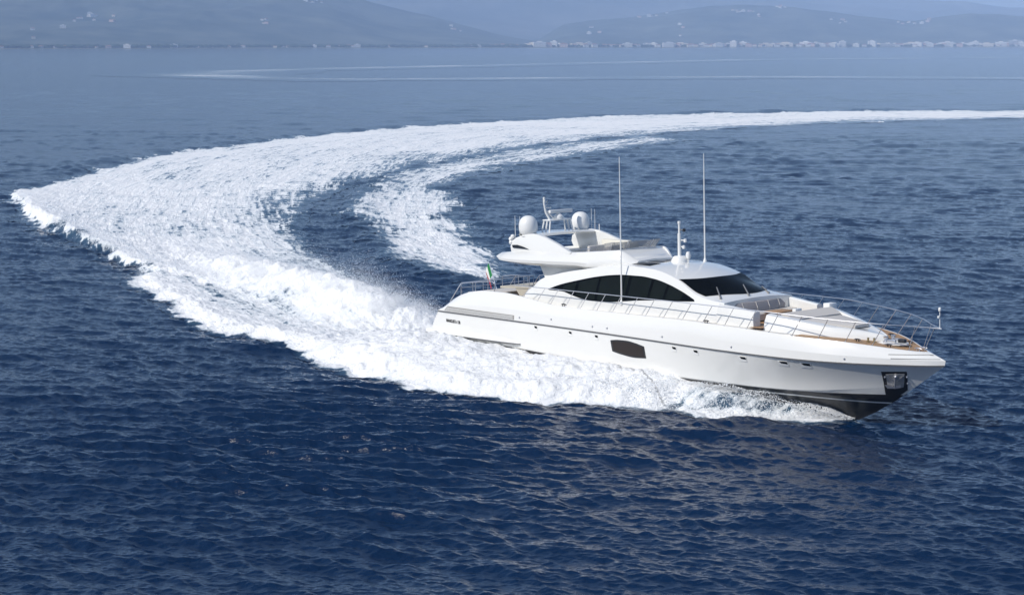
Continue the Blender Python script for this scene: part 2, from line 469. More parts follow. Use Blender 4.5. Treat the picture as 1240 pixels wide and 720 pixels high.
def wake_fields(x, y):
    """foam density, heave and turbulence on plan points (metres)"""
    flow = np.zeros((len(x), 3)); flow[:, 0] = x; flow[:, 1] = y
    foam = np.zeros_like(x); z = np.zeros_like(x); turb = np.zeros_like(x); calm = np.zeros_like(x)
    near = (y < 1500) & (y > 40) & (np.abs(x) < 0.36*y + 12)
    X, Y = x[near], y[near]
    w1 = fbm(X/9, Y/9, 4, 3) - 0.5; w2 = fbm(X/2.2, Y/2.2, 4, 9) - 0.5
    # main wake
    s = sdf(X + 1.5*w2, Y + 2.5*w2, WAKE_MAIN)
    far_k = np.clip(Y/160, 0.5, 6)
    dm = sstep(-0.9, 1.8, s + 4*far_k*0.5*w1 + 2.0*w2)
    cd, cs, cside = polyline_dist(X, Y, CREST)
    din = np.where(s > 0, cd, 0)
    a = sdf(X + 2*w2, Y + 3*w2, WAKE_ARM)
    fs, fn = X.copy(), Y.copy(); as2, an2 = X.copy(), Y.copy()
    b = sdf(X + 1.0*w2, Y + 1.6*w2, BOW_WAVE)
    mm = (s > -12) | (b > -3); fs[mm], fn[mm] = flow_coords(X[mm], Y[mm], FLOW)
    mm = a > -12; as2[mm], an2[mm] = flow_coords(X[mm], Y[mm], ARM_FLOW)
    streak = fbm(fs/26, fn/1.9, 4, 21) - 0.5; streak2 = fbm(as2/15, an2/1.2, 4, 23) - 0.5
    idist, _, _ = polyline_dist(X, Y, WAKE_INNER)
    wfade = np.clip(4.5 + (Y - 130)*0.055, 4.5, 34)
    core = (0.67 + 0.10*sstep(60, 160, fs))*(1 - (0.18 + 0.28*sstep(150, 230, Y))*sstep(1.0, 0.0, idist/wfade)) + 0.34*np.exp(-din/5) + 0.55*streak + 0.32*(fbm(X/20, Y/26, 3, 87) - 0.5)
    pd, ps, _ = polyline_dist(X, Y, PLUME)
    core = np.maximum(core, 1.15*np.exp(-(pd/6.0)**2))
    f_main = dm*core
    # second arm
    ad, as_, _ = polyline_dist(X, Y, ARM_EDGE)
    f_arm = sstep(-2.0, 5.0, a + 7*w1 + 3*w2) * (0.86 + 0.12*np.exp(-ad/5)) * (1.0 + 1.1*streak2) * (1 - 0.35*sstep(25, 110, as2))
    # bow wave foam
    bd, bs, _ = polyline_dist(X, Y, BOW_EDGE)
    bx, by = boat_xy(X, Y)
    lace = sstep(-4, -22, bx)                      # flattens into lace far behind the stern
    thin_ = sstep(21.5, 25, bx)*sstep(31, 29.5, bx)*sstep(0.4, 1.0, bd)
    f_bow = sstep(-0.7, 0.7, b + 1.6*w1 + 1.4*w2) * (1.04 - lace*0.42*sstep(1.0, 4.5, bd)) * (1 - 0.55*thin_)
    f = np.maximum(np.maximum(f_main, f_arm), f_bow)
    # heave
    h_c = pchip([0, .12, .3, .5, .7, .85, 1], [0.7, 1.1, 1.3, 1.1, 0.5, 0.0, 0.0])(cs)
    hz = np.where(s > -1.0, h_c*sstep(0.1, 1.7, s)*np.exp(-din/4.5)*(cd < 30), 0)
    h_p = pchip([0, .04, .14, .3, .5, .7, 1], [0.6, 1.4, 2.4, 2.2, 1.4, 0.6, 0.1])(ps)
    hp = h_p*np.exp(-(pd/2.3)**2)*(1 + 0.55*w2 + 0.4*w1)
    hz = np.maximum(hz, hp)
    ha = 0.45*np.exp(-(np.where(a > 0, ad, ad*1.6)/2.6)**2)*sstep(1.0, .75, as_)
    hz = hz + ha
    hb_s = pchip([-45, -25, -8, 0, 10, 20, 25, 28, 31], [0.4, 0.55, 0.75, 1.0, 1.15, 1.05, 0.7, 0.35, 0.05])(bx)
    gap = np.clip(-by - HULL_WL(np.clip(bx, 0, 30.9)), 0, 99)
    fr_ = gap/(gap + np.clip(bd, 0.01, 99))                # 0 at the hull, 1 at the outer edge
    alongside = sstep(-14, 2, bx)
    hb_s = np.where(bx > -3, pchip([-3, 0, 10, 20, 24, 28, 31], [1.0, 1.25, 1.4, 1.45, 1.15, 0.5, 0.05])(bx), hb_s)
    body = alongside*(0.55 + 0.30*sstep(9, 4, bx) + 0.45*np.sin(np.pi*np.clip(fr_*1.2 + .1, 0, 1))) + (1 - alongside)*np.exp(-np.clip(bd - 1.2, 0, 99)/3.0)
    hb = hb_s*sstep(0.1, 1.9, b)*body*(1 + 0.5*w1 + 0.5*w2)
    hz = np.where(b > -0.5, np.maximum(hz, hb), hz)
    od, os_, oside = polyline_dist(X, Y, WAKE_OUTER)
    hz = hz + 0.75*np.exp(-((od - 3.0*np.clip(Y/250, 1, 3))/(2.4*np.clip(Y/250, 1, 3)))**2)*(s < 0)*(oside > 0)*sstep(0.0, 0.12, os_)*(0.6 + 0.9*w1)
    # trough on the inside of the turn, between the two arms
    turb_ = np.clip(f, 0, 1)*np.exp(-np.clip(Y - 150, 0, 999)/200)
    # dip under the hull so no water stands inside it
    hw = HULL_WL(np.clip(bx, 0, 30.9))
    under = (bx > -0.4) & (bx < 30.9) & (np.abs(by) < hw - 0.25)
    hz = np.where(under, -1.3, hz)
    use_arm = f_arm > f_main
    flow[near, 0] = np.where(use_arm, as2 + 500, fs); flow[near, 1] = np.where(use_arm, an2 + 300, fn)
    foam[near] = f; z[near] = hz; turb[near] = np.where(under, 0, turb_ + 0.9*np.exp(-(pd/4)**2)*(ps < .8))
    # older loop of wake far out
    m = (y > 700) & (y < 4200)
    X, Y = x[m], y[m]
    jx = (fbm(X/60, Y/60, 3, 5) - .5)
    d1, s1, _ = polyline_dist(X, Y, FAR_LOW); d2, s2, _ = polyline_dist(X, Y, FAR_HIGH)
    k = 0.55 + 0.9*fbm(X/55, Y/90, 3, 51)
    f = 0.37*k*np.exp(-(d1/(34 + 24*jx))**2) * sstep(0, .05, s1) + 0.36*k*np.exp(-(d2/(40 + 16*jx))**2)
    foam[m] = np.maximum(foam[m], f)
    sf = sdf(X, Y, FAR_FILL); calm[m] = sstep(-5, 60, sf)
    return foam, z, turb, calm, flow

def build_sea():
    th = np.radians(np.concatenate([np.linspace(-180, -30, 32)[:-1], np.linspace(-30, -18.5, 60)[:-1], np.linspace(-18.5, 18.5, 1400), np.linspace(18.5, 30, 60)[1:], np.linspace(30, 180, 32)[1:-1]]))
    inv = np.linspace(1/44.0, 1/900.0, 1700)
    r = np.concatenate([[2, 12, 22, 30, 36, 40], 1/inv, np.geomspace(900, 24000, 220)[1:]])
    nr, nt_ = len(r), len(th)
    RR, TT = np.meshgrid(r, th, indexing='ij')
    x = (RR*np.sin(TT)).ravel(); y = (RR*np.cos(TT)).ravel()
    dr = np.gradient(r)[:, None]; dth = np.abs(np.gradient(th))[None, :]
    sp = np.maximum(np.repeat(dr, nt_, 1), RR*np.repeat(dth, nr, 0)).ravel()
    foam, zw, turb, calm, flow = wake_fields(x, y)
    z = np.zeros_like(x); ox = np.zeros_like(x); oy = np.zeros_like(x)
    patch = 0.45 + 1.1*fbm(x/38, y/38, 4, 77)
    damp = (1 - 0.55*np.clip(foam, 0, 1))*(1 - 0.5*calm)*patch
    for tile, rot, lam in TILES:
        k = sstep(1.6, 0.6, sp/lam)*damp
        a, b, c = sample(tile, x, y, rot)
        z += a*k; ox -= b*k*0.6; oy -= c*k*0.6
    # short steep waves thrown off by the bow, running out towards the camera
    bx, by = boat_xy(x, y)
    q = np.exp(-((bx - 17 + 0.25*(by + 22))/13)**2)*np.exp(-((by + 24)/13)**2)*sstep(-5, -9, by)
    ph = fbm(x/7, y/7, 3, 91)*7
    d = (by*0.80 - bx*0.60)
    z += q*(0.13*np.sin(d*2*math.pi/2.3 + ph) + 0.10*np.sin(d*2*math.pi/1.2 - 1.3*ph) + 0.045*np.sin(d*2*math.pi/0.6 + 2.1*ph))
    # foam is rough: churned lumps
    m = turb > 0.02
    l1 = fbm(x[m]/1.5, y[m]/1.5, 5, 41) - 0.5; l2 = np.abs(fbm(x[m]/0.7, y[m]/0.9, 3, 47) - 0.5)
    z[m] += turb[m]*(0.42*l1 + 0.24*l2)
    z += zw
    co = np.stack([x + ox, y + oy, z], -1)
    i = np.arange(nr*nt_).reshape(nr, nt_)
    jn = np.roll(i, -1, 1)
    quads = np.stack([i[:-1], i[1:], jn[1:], jn[:-1]], -1).reshape(-1, 4)
    def grid_mesh(name, co, quads, foam):
        used, invx = np.unique(quads, return_inverse=True)
        quads = invx.reshape(-1, 4)
        me = bpy.data.meshes.new(name)
        me.vertices.add(len(used)); me.vertices.foreach_set('co', co[used].astype(np.float32).ravel())
        me.loops.add(quads.size); me.loops.foreach_set('vertex_index', quads.astype(np.int32).ravel())
        me.polygons.add(len(quads)); me.polygons.foreach_set('loop_start', np.arange(0, quads.size, 4, dtype=np.int32))
        me.polygons.foreach_set('use_smooth', np.ones(len(quads), bool))
        me.update(calc_edges=True)
        at = me.attributes.new('foam', 'FLOAT', 'POINT'); at.data.foreach_set('value', foam[used].astype(np.float32))
        fa = me.attributes.new('flow', 'FLOAT_VECTOR', 'POINT'); fa.data.foreach_set('vector', flow[used].astype(np.float32).ravel())
        me.materials.append(M['water'])
        return link(bpy.data.objects.new(name, me))
    o = grid_mesh('sea_water', co, quads, np.zeros_like(foam) if False else foam)
    tag(o, 'deep blue choppy sea under the yacht', None, None, 'structure')
    fq = foam[quads].max(1) > 0.03
    yq = y[quads].mean(1)
    lift = co.copy(); lift[:, 2] += 0.025
    w = grid_mesh('wake_foam', lift, quads[fq & (yq < 700)], foam)
    tag(w, 'broad curving white wake of churned foam behind and beside the yacht', 'wake', None, 'stuff')
    lift[:, 2] += 0.03
    w2 = grid_mesh('faint_wake', lift, quads[fq & (yq >= 700)], foam)
    tag(w2, 'thin pale loop of older wake far out near the coast', 'wake', None, 'stuff')
build_sea()

# ------------------------------------------------------------------ spray
def droplets(name, P, size, label):
    n = len(P)
    base = np.array([[1, 1, 1], [1, -1, -1], [-1, 1, -1], [-1, -1, 1]], float)*0.6
    q = rng.normal(size=(n, 4)); q /= np.linalg.norm(q, axis=1, keepdims=True)
    a, b, c, d = q.T
    Rm = np.stack([np.stack([1-2*(c*c+d*d), 2*(b*c-d*a), 2*(b*d+c*a)], -1), np.stack([2*(b*c+d*a), 1-2*(b*b+d*d), 2*(c*d-b*a)], -1), np.stack([2*(b*d-c*a), 2*(c*d+b*a), 1-2*(b*b+c*c)], -1)], 1)
    V = np.einsum('nij,kj->nki', Rm, base)*size[:, None, None] + P[:, None, :]
    F = (np.arange(n)[:, None, None]*4 + np.array([[0, 1, 2], [0, 3, 1], [0, 2, 3], [1, 3, 2]])[None]).reshape(-1)
    me = bpy.data.meshes.new(name)
    me.vertices.add(n*4); me.vertices.foreach_set('co', V.astype(np.float32).ravel())
    me.loops.add(len(F)); me.loops.foreach_set('vertex_index', F.astype(np.int32))
    me.polygons.add(n*4); me.polygons.foreach_set('loop_start', np.arange(0, n*12, 3, dtype=np.int32))
    me.update(calc_edges=True); me.materials.append(M['spray'])
    return tag(link(bpy.data.objects.new(name, me)), label, 'spray', None, 'stuff')

def along(pts, s):
    pts = np.asarray(pts, float); seg = np.hypot(*np.diff(pts, axis=0).T); cum = np.concatenate([[0], np.cumsum(seg)])/seg.sum()
    x = np.interp(s, cum, pts[:, 0]); y = np.interp(s, cum, pts[:, 1])
    e = 1e-3
    tx = np.interp(np.clip(s+e, 0, 1), cum, pts[:, 0]) - np.interp(np.clip(s-e, 0, 1), cum, pts[:, 0])
    ty = np.interp(np.clip(s+e, 0, 1), cum, pts[:, 1]) - np.interp(np.clip(s-e, 0, 1), cum, pts[:, 1])
    l = np.hypot(tx, ty) + 1e-9
    return x, y, -ty/l, tx/l

# stern plume: lumpy cloud of droplets above the churned mound
n = 130000
s = rng.beta(1.1, 2.4, n)
x, y, nx, ny = along(PLUME, s)
off = rng.normal(size=n)*2.1
x += nx*off; y += ny*off
hmax = pchip([0, .04, .14, .3, .5, .7, 1], [1.2, 2.4, 3.3, 2.9, 1.9, 1.0, 0.3])(s)*np.exp(-(off/3.0)**2)
clump = fbm(x/1.1, y/1.1, 4, 61)
hgt = hmax*(0.50 + 0.70*clump)*(0.62 + 0.62*np.abs(rng.normal(size=n))*0.6) + np.where(rng.random(n) < 0.08, rng.exponential(0.28, n), 0)
keep = rng.random(n) < sstep(0.25, 0.6, clump + 0.25)
P = np.stack([x, y, hgt], -1)[keep]
size = rng.uniform(0.009, 0.019, len(P)) + 0.02*(rng.random(len(P)) < 0.02)
# ragged jets standing out of the cloud
J, K = 70, 600
sj = np.repeat(rng.random(J)**1.2*0.55, K); oj = np.repeat(rng.normal(size=J)*1.5, K)
tall = np.repeat(rng.uniform(0.5, 1.5, J), K); lx = np.repeat(rng.normal(size=J)*0.35 - 0.5, K); ly = np.repeat(rng.normal(size=J)*0.35, K)
t = rng.random(J*K)**0.8; spread = 0.05 + 0.32*t
x, y, nx, ny = along(PLUME, sj)
h0 = pchip([0, .04, .14, .3, .5, .7, 1], [0.5, 1.3, 2.2, 2.0, 1.2, 0.6, 0.1])(sj)*np.exp(-(oj/2.6)**2)
PJ = np.stack([x + nx*oj + lx*t*tall + rng.normal(size=J*K)*spread, y + ny*oj + ly*t*tall + rng.normal(size=J*K)*spread, h0*0.75 + tall*(1.5*t - 0.75*t*t) + rng.normal(size=J*K)*spread*0.5], -1)
PJ = PJ[PJ[:, 2] > 0]
P = np.concatenate([P, PJ]); size = np.concatenate([size, rng.uniform(0.010, 0.026, len(PJ))])
droplets('stern_spray', P, size, 'misty white plume of spray thrown up behind the stern')

# breaking crest along the outside of the turn
n = 36000
s = rng.random(n)
x, y, nx, ny = along(CREST, s)
off = np.abs(rng.normal(size=n))*1.1 + 0.9
x += nx*off; y += ny*off
clump = fbm(x/1.3, y/1.3, 4, 67)
h = pchip([0, .12, .3, .5, .7, .85, 1], [0.55, 0.85, 1.0, 0.95, 0.8, 0.5, 0.2])(s)
P = np.stack([x, y, h*(0.5 + 0.8*clump)*rng.random(n)**0.5], -1)[rng.random(n) < sstep(0.35, 0.65, clump)]
droplets('crest_spray', P, rng.uniform(0.015, 0.045, len(P)), 'white spray breaking along the outer edge of the turning wake')

# sheet thrown out by the bow and the foam rolling along the hull side
def hull_side_world(bx, out, z):
    hb = HULL_WL(np.clip(bx, 0, 30.9)) + out
    return YO.x + bx*HX - hb*HZ, YO.y - bx*HZ - hb*HX, z
n = 90000
bxs = rng.random(n)**0.8*33 - 2
outw = pchip([-2, 8, 18, 24, 28, 30.9], [8.2, 6.8, 5.2, 4.0, 2.6, 0.3])(bxs)
u = rng.random(n)
top = pchip([-2, 8, 18, 22, 25, 27, 29.5, 30.9], [0.75, 1.1, 1.25, 1.35, 1.3, 1.1, 0.6, 0.1])(bxs)
clump = fbm(bxs/0.9 + 5, u*outw/0.9, 4, 71)
arc = top*(0.75 + 0.35*np.sin(np.pi*np.clip(u*1.0 + 0.05, 0, 1)))*sstep(1.0, 0.8, u)
zz = arc*(0.55 + 0.75*clump)*np.where(rng.random(n) < .6, 1, rng.random(n)) + 0.05
thin = sstep(20.0, 23.5, bxs)*sstep(30.3, 28.5, bxs)*sstep(0.15, 0.3, u)*sstep(0.95, 0.8, u)
keep = rng.random(n) < sstep(0.3, 0.6, clump + 0.10)*(1 - 0.72*thin)
x, y, zz = hull_side_world(bxs, u*outw, zz)
P = np.stack([x, y, zz], -1)[keep]
n = 26000
u = rng.random(n)**0.8; bxs = 30.9 - 8.5*u
out = 0.10 + 0.75*u + rng.normal(size=n)*(0.03 + 0.22*u)
zz = pchip([0, .1, .25, .4, .7, 1], [0.03, 0.5, 0.98, 1.15, 1.25, 1.25])(u) - np.abs(rng.normal(size=n))*(0.04 + 0.20*u)
x, y, zz = hull_side_world(bxs, out, zz)
P = np.concatenate([P, np.stack([x, y, zz], -1)])
droplets('bow_spray', P, rng.uniform(0.012, 0.04, len(P)), 'white spray sheet peeling from the bow along the starboard side')

# ================================================================== the yacht
# local axes: x forward from the transom, y to port, z up; metres
yacht = bpy.data.objects.new('motor_yacht', None)
link(yacht)
yacht.location = YO
yacht.rotation_euler = (0, -TRIM, math.atan2(-HZ, HX))
tag(yacht, 'long white motor yacht running at speed with dark windows and radar arch', 'yacht')

# ---- hull rows (half beam and height along the length), each running out to the stem
ROWS = {
 'keel':   [(0.0, 0.05, -1.9), (10, 0.05, -2.0), (20, 0.05, -2.1), (26, 0.05, -2.15), (29.5, 0.05, -2.15), (31.15, 0.0, -2.0)],
 'bilge':  [(0.0, 2.9, -1.2), (10, 2.9, -1.25), (20, 2.4, -1.35), (26, 1.6, -1.42), (29.5, 0.75, -1.45), (31.4, 0.25, -1.48), (32.25, 0.0, -1.48)],
 'boot':   [(0.0, 3.55, 0.30), (9, 3.70, 0.10), (14, 3.72, -0.10), (18, 3.68, -0.20), (22, 3.45, -0.36), (26, 2.85, -0.45), (29, 2.1, -0.53), (31, 1.42, -0.61), (32.5, 0.72, -0.67), (33.6, 0.0, -0.71)],
 'crease': [(0.05, 3.58, 0.50), (9, 3.76, 0.28), (14, 3.79, 0.05), (18, 3.76, -0.06), (22, 3.55, -0.24), (26, 3.02, -0.36), (28.5, 2.46, -0.40), (30.5, 1.88, -0.30), (32.5, 1.14, -0.10), (33.8, 0.55, 0.03), (34.75, 0.0, 0.06)],
 'flare':  [(0.6, 3.70, 1.15), (9, 3.92, 1.05), (18, 3.93, 0.75), (22, 3.78, 0.62), (26, 3.40, 0.50), (29, 2.74, 0.44), (31, 2.14, 0.46), (33, 1.36, 0.55), (34.4, 0.68, 0.62), (35.62, 0.0, 0.65)],
 'rub':    [(1.2, 3.80, 1.89), (6, 3.92, 1.84), (10, 3.99, 1.80), (18, 4.02, 1.66), (24, 3.92, 1.50), (27, 3.68, 1.42), (29, 3.36, 1.36), (31, 2.84, 1.31), (33, 2.04, 1.28), (34.6, 1.22, 1.27), (35.8, 0.55, 1.27), (36.55, 0.0, 1.28)],
 'should': [(1.15, 3.78, 1.95), (2.0, 3.80, 2.10), (4.5, 3.84, 2.45), (7.2, 3.90, 2.50), (10, 3.94, 2.42), (18, 3.96, 2.18), (24, 3.86, 2.04), (27, 3.63, 1.92), (29, 3.33, 1.82), (31, 2.82, 1.72), (33, 2.02, 1.64), (34.6, 1.22, 1.58), (35.8, 0.55, 1.55), (36.6, 0.0, 1.54)],
 'deck':   [(1.25, 3.45, 1.98), (2.0, 3.45, 2.48), (3.26, 3.47, 3.02), (4.46, 3.5, 3.27), (5.64, 3.52, 3.37), (7.17, 3.55, 3.37), (8.68, 3.58, 3.27), (10.3, 3.62, 3.08), (12, 3.66, 2.93), (15, 3.70, 2.88), (22, 3.66, 2.84), (24.5, 3.58, 2.76), (26.4, 3.48, 2.69), (27.8, 3.32, 2.61), (29.2, 3.06, 2.50), (30.6, 2.68, 2.42), (32.0, 2.18, 2.32), (33.4, 1.50, 2.16), (34.4, 0.90, 2.02), (35.2, 0.38, 1.93), (35.6, 0.0, 1.90)],
}
NU = 130
UU = 1 - (1 - np.linspace(0, 1, NU))**1.35
def row_curve(name, u=UU):
    t = np.array(ROWS[name]); x = t[0, 0] + (t[-1, 0] - t[0, 0])*u
    return np.stack([x, pchip(t[:, 0], t[:, 1])(x), pchip(t[:, 0], t[:, 2])(x)], -1)
CUR = {k: row_curve(k) for k in ROWS}
def band(a, b, n):
    return np.stack([a*(1-t) + b*t for t in np.linspace(0, 1, n)], 1)
def mirror(P):
    Q = np.array(P, float).copy(); Q[..., 1] *= -1; return Q
DECK_Y = pchip([p[0] for p in ROWS['deck']], [p[1] for p in ROWS['deck']])
DECK_Z = pchip([p[0] for p in ROWS['deck']], [p[2] for p in ROWS['deck']])

hb = MB()
def both(P, mi):
    hb.grid(P, mi, True); hb.grid(mirror(P), mi, True, flip=True)
both(band(CUR['keel'], CUR['bilge'], 4), 1)
both(band(CUR['bilge'], CUR['boot'], 4), 1)
both(band(CUR['boot'], CUR['crease'], 3), 0)
fl = np.stack([CUR['crease']*(1-t) + CUR['rub']*t + (CUR['flare'] - 0.5*(CUR['crease'] + CUR['rub']))*4*t*(1-t)*1.0 for t in np.linspace(0, 1, 9)], 1)
both(fl, 0)
both(band(CUR['rub'], CUR['should'], 3), 0)
# rounded shoulder up to the deck edge
s_, d_ = CUR['should'], CUR['deck']
mid = 0.5*(s_ + d_); mid[:, 1] = 0.30*s_[:, 1] + 0.70*d_[:, 1] + 0.17*np.clip((s_[:, 1] - d_[:, 1])/0.3, 0, 1); mid[:, 2] = 0.42*s_[:, 2] + 0.58*d_[:, 2]
sh = np.stack([s_*(1-t)**2 + 2*mid*t*(1-t)*1.0 + d_*t*t for t in np.linspace(0, 1, 8)], 1)
both(sh, 0)
# inner lip of the bulwark down to the deck
lip_in = d_.copy(); lip_in[:, 1] = np.maximum(d_[:, 1] - 0.07, 0)
lip_dn = lip_in.copy(); lip_dn[:, 2] = np.minimum(lip_in[:, 2] - 0.05, 2.80)
both(np.stack([d_, lip_in], 1), 0); both(np.stack([lip_in, lip_dn], 1), 0)
# transom
st = [CUR[k][0] for k in ('keel', 'bilge', 'boot', 'crease', 'flare', 'rub', 'should', 'deck')]
tr = np.array([[p, (p[0]*1.0, 0, p[2])] for p in st]); hb.grid(tr, 0, False); hb.grid(mirror(tr), 0, False, flip=True)
hull = hb.build('hull', [M['gelcoat'], M['black_paint']], yacht, recalc=False)

def bvh_of(o):
    me = o.data
    return BVHTree.FromPolygons([v.co[:] for v in me.vertices], [p.vertices[:] for p in me.polygons])
HULL_T = bvh_of(hull)
def on_side(tree, x, z, off=0.012, sign=-1, guess=3.0):
    """point on the starboard (sign -1) skin at x, z"""
    h = tree.ray_cast(Vector((x, sign*9, z)), Vector((0, -sign, 0)))
    if h[0] is None: return Vector((x, sign*guess, z)), Vector((0, sign, 0))
    n = h[1]; n = n if n.y*sign > 0 else -n
    return h[0] + n*off, n
def patch(tree, low, up, n, m, off=0.012, depth=0.03):
    """a panel laid on a side skin between two curves of (x, z)"""
    low, up = np.array(low, float), np.array(up, float)
    def par(c):
        s = np.concatenate([[0], np.cumsum(np.hypot(*np.diff(c, axis=0).T))]); s /= s[-1]
        t = np.linspace(0, 1, n); return np.stack([pchip(s, c[:, 0])(t), pchip(s, c[:, 1])(t)], -1)
    a, b = par(low), par(up); G_, D_ = [], []
    for i in range(n):
        r1, r2 = [], []
        for j in range(m):
            q = a[i]*(1 - j/(m-1)) + b[i]*(j/(m-1))
            p, nn = on_side(tree, q[0], q[1], off); r1.append(tuple(p)); r2.append(tuple(p - nn*depth))
        G_.append(r1); D_.append(r2)
    mb = MB(); mb.grid(G_, 0, True)
    rim = [G_[i][0] for i in range(n)] + [G_[-1][j] for j in range(m)] + [G_[i][-1] for i in range(n)][::-1] + [G_[0][j] for j in range(m)][::-1]
    rimd = [D_[i][0] for i in range(n)] + [D_[-1][j] for j in range(m)] + [D_[i][-1] for i in range(n)][::-1] + [D_[0][j] for j in range(m)][::-1]
    mb.grid([rim, rimd], 0, False)
    return mb

# ---- rub rail: two strips along the knuckle
rr = MB()
for s in (1, -1):
    c = CUR['rub']*np.array([1, s, 1])
    out = np.array([0, s*0.045, 0])
    P = np.stack([c + [0, s*0.002, -0.035], c + out + [0, 0, -0.03], c + out + [0, 0, 0.03], c + [0, s*0.002, 0.035]], 1)
    rr.grid(P, 0, False)
rr.build('rub_rail', M['rubber'], hull)

# ---- thin white line in the black paint near the bow, and the black line of the boot top
bs = MB()
for s in (1, -1):
    c = band(CUR['bilge'], CUR['boot'], 21)*np.array([1, s, 1])
    out = np.array([0, s*0.012, 0])
    bs.grid(np.stack([c[:, 14] + out, c[:, 16] + out, c[:, 16], ], 1), 0, False)
bs.build('boot_stripe', M['gelcoat'], hull)
bl = MB()
for s in (1, -1):
    a = CUR['boot'].copy(); b = CUR['boot']*0.62 + CUR['crease']*0.38
    a = a*np.array([1, s, 1]); b = b*np.array([1, s, 1]); out = np.array([0, s*0.01, 0])
    k = NU
    bl.grid(np.stack([a + out, b + out, b], 1)[:k], 0, False)
bl.build('boot_top_line', M['black_paint'], hull)

# ---- hull window (starboard) in a dark frame
low = [(16.93, 0.74), (17.67, 0.62), (18.67, 0.53), (19.56, 0.57)]
up = [(16.86, 1.36), (17.45, 1.43), (18.12, 1.44), (18.85, 1.36), (19.52, 1.22)]
for sgn in (1,):
    fr = patch(HULL_T, low, up, 14, 6, 0.012).build('hull_window', M['black_paint'], yacht)
    lo2 = [(17.06, 0.82), (17.70, 0.71), (18.67, 0.62), (19.42, 0.65)]
    up2 = [(17.02, 1.28), (17.48, 1.34), (18.12, 1.35), (18.82, 1.27), (19.38, 1.15)]
    gl = patch(HULL_T, lo2, up2, 14, 6, 0.02, 0.02).build('pane', mat('brown tinted pane', (0.035, 0.028, 0.025), 0.12), fr)

# ---- portholes: recessed white scoop with a dark pane
for (x, z, sz) in [(10.54, 1.58, .16), (13.53, 1.50, .16), (15.71, 1.46, .17), (21.75, 1.31, .19), (23.30, 1.26, .20), (26.45, 1.16, .26), (28.86, 1.10, .30), (30.1, 1.08, .30)]:
    pl = patch(HULL_T, [(x - sz, z - .16), (x, z - .17), (x + sz*.9, z - .17)], [(x - sz*.9, z + .10), (x, z + .10), (x + sz, z + .09)], 5, 4, 0.018, 0.03)
    o = pl.build('porthole', M['plastic'], hull)
    pg = patch(HULL_T, [(x - sz*.35, z - .02), (x + sz*.3, z - .04), (x + sz*.85, z - .05)], [(x - sz*.6, z + .085), (x + sz*.2, z + .085), (x + sz*.85, z + .075)], 5, 4, 0.026, 0.02)
    for v in pg.v: pass
    o2 = pg.build('porthole_glass', M['glass'], hull)

# ---- louvred engine-room vent on the quarter
ve = patch(HULL_T, [(1.85, 1.96), (5, 1.925), (8.6, 1.89)], [(2.12, 2.24), (5, 2.20), (8.6, 2.15)], 30, 4, 0.02)
vent = ve.build('engine_vent', M['vent'], hull)
lv = MB()
for k in range(4):
    z0 = 1.985 + 0.055*k
    pts = [on_side(HULL_T, x, z0 - 0.0095*(x - 1.9), 0.03)[0] for x in np.linspace(1.98 + 0.05*k, 8.5, 16)]
    lv.tube(pts, 0.012, 4)
lv.build('vent_louvre', M['plastic'], hull)

# ---- long spray fender low on the quarter
sp = MB()
X = np.linspace(0.0, 8.95, 40); prof = []
for x in X:
    k = math.sqrt(max(0.0, 1 - (max(0, x - 4.5)/4.46)**2.2)); h = 0.30*k + 0.02; o_ = 0.26*k + 0.015
    y0 = 3.60 + 0.02*x
    prof.append([(x, -y0 + .1, 0.56 + h - 0.005*x), (x, -y0 - o_*0.6, 0.53 + h*0.75 - 0.005*x), (x, -y0 - o_, 0.53 + h*0.25 - 0.005*x), (x, -y0 - o_, 0.50 - 0.005*x), (x, -y0 + .1, 0.30 - 0.005*x)])
sp.grid(prof, 0, True)
sp.add([prof[0][i] for i in range(5)], [[0, 1, 2, 3, 4]], 0)
spo = sp.build('spray_fender', M['gelcoat'], hull)
sl = MB(); sl.tube([(p[3][0], p[3][1] - 0.015, p[3][2] + 0.0) for p in prof], 0.04, 6)
sl.build('fender_line', M['rubber'], hull)

# ---- name on the quarter
fc = bpy.data.curves.new('lettering', 'FONT'); fc.body = 'MANGUSTA 130'; fc.size = 0.27; fc.extrude = 0.004; fc.offset = 0.008
fo = bpy.data.objects.new('lettering', fc); COL.objects.link(fo)
dg = bpy.context.evaluated_depsgraph_get(); tm = bpy.data.meshes.new_from_object(fo.evaluated_get(dg))
bpy.data.objects.remove(fo)
tm.materials.clear(); tm.materials.append(M['letter'])
wd = max(v.co.x for v in tm.vertices)
for v in tm.vertices:
    x = 1.95 + v.co.x/wd*1.42; z = 1.27 + v.co.y - 0.03*(x - 1.95)
    p, _n = on_side(HULL_T, x, z, 0.012 + v.co.z); v.co = p
link(bpy.data.objects.new('name_lettering', tm), hull)

# ---- anchor pocket: black plate let into the bow with a polished recess and the anchor
def pk(x, z, off): return on_side(HULL_T, x, z, off)[0]
ap = patch(HULL_T, [(33.24, -0.56), (33.8, -0.44), (34.36, -0.10)], [(33.66, 0.88), (34.25, 0.91), (34.81, 0.93)], 10, 8, 0.02, 0.04).build('anchor_plate', M['black_paint'], hull)
rec = patch(HULL_T, [(33.52, -0.04), (33.86, -0.03), (34.26, 0.06)], [(33.80, 0.76), (34.25, 0.79), (34.66, 0.82)], 8, 6, 0.034, 0.02).build('anchor_recess', mat('brushed recess', (0.42, 0.42, 0.42), 0.38, metal=0.4, noise=(3.5, 0.5)), hull)
an = MB()
c0 = pk(34.22, 0.70, 0.10); c1 = pk(33.90, 0.04, 0.10)
an.tube([c0, c1], [0.055, 0.045], 8)
an.lathe([(0.001, -.07), (0.07, -.05), (0.09, 0), (0.07, .05), (0.001, .07)], tuple(c0), 10)
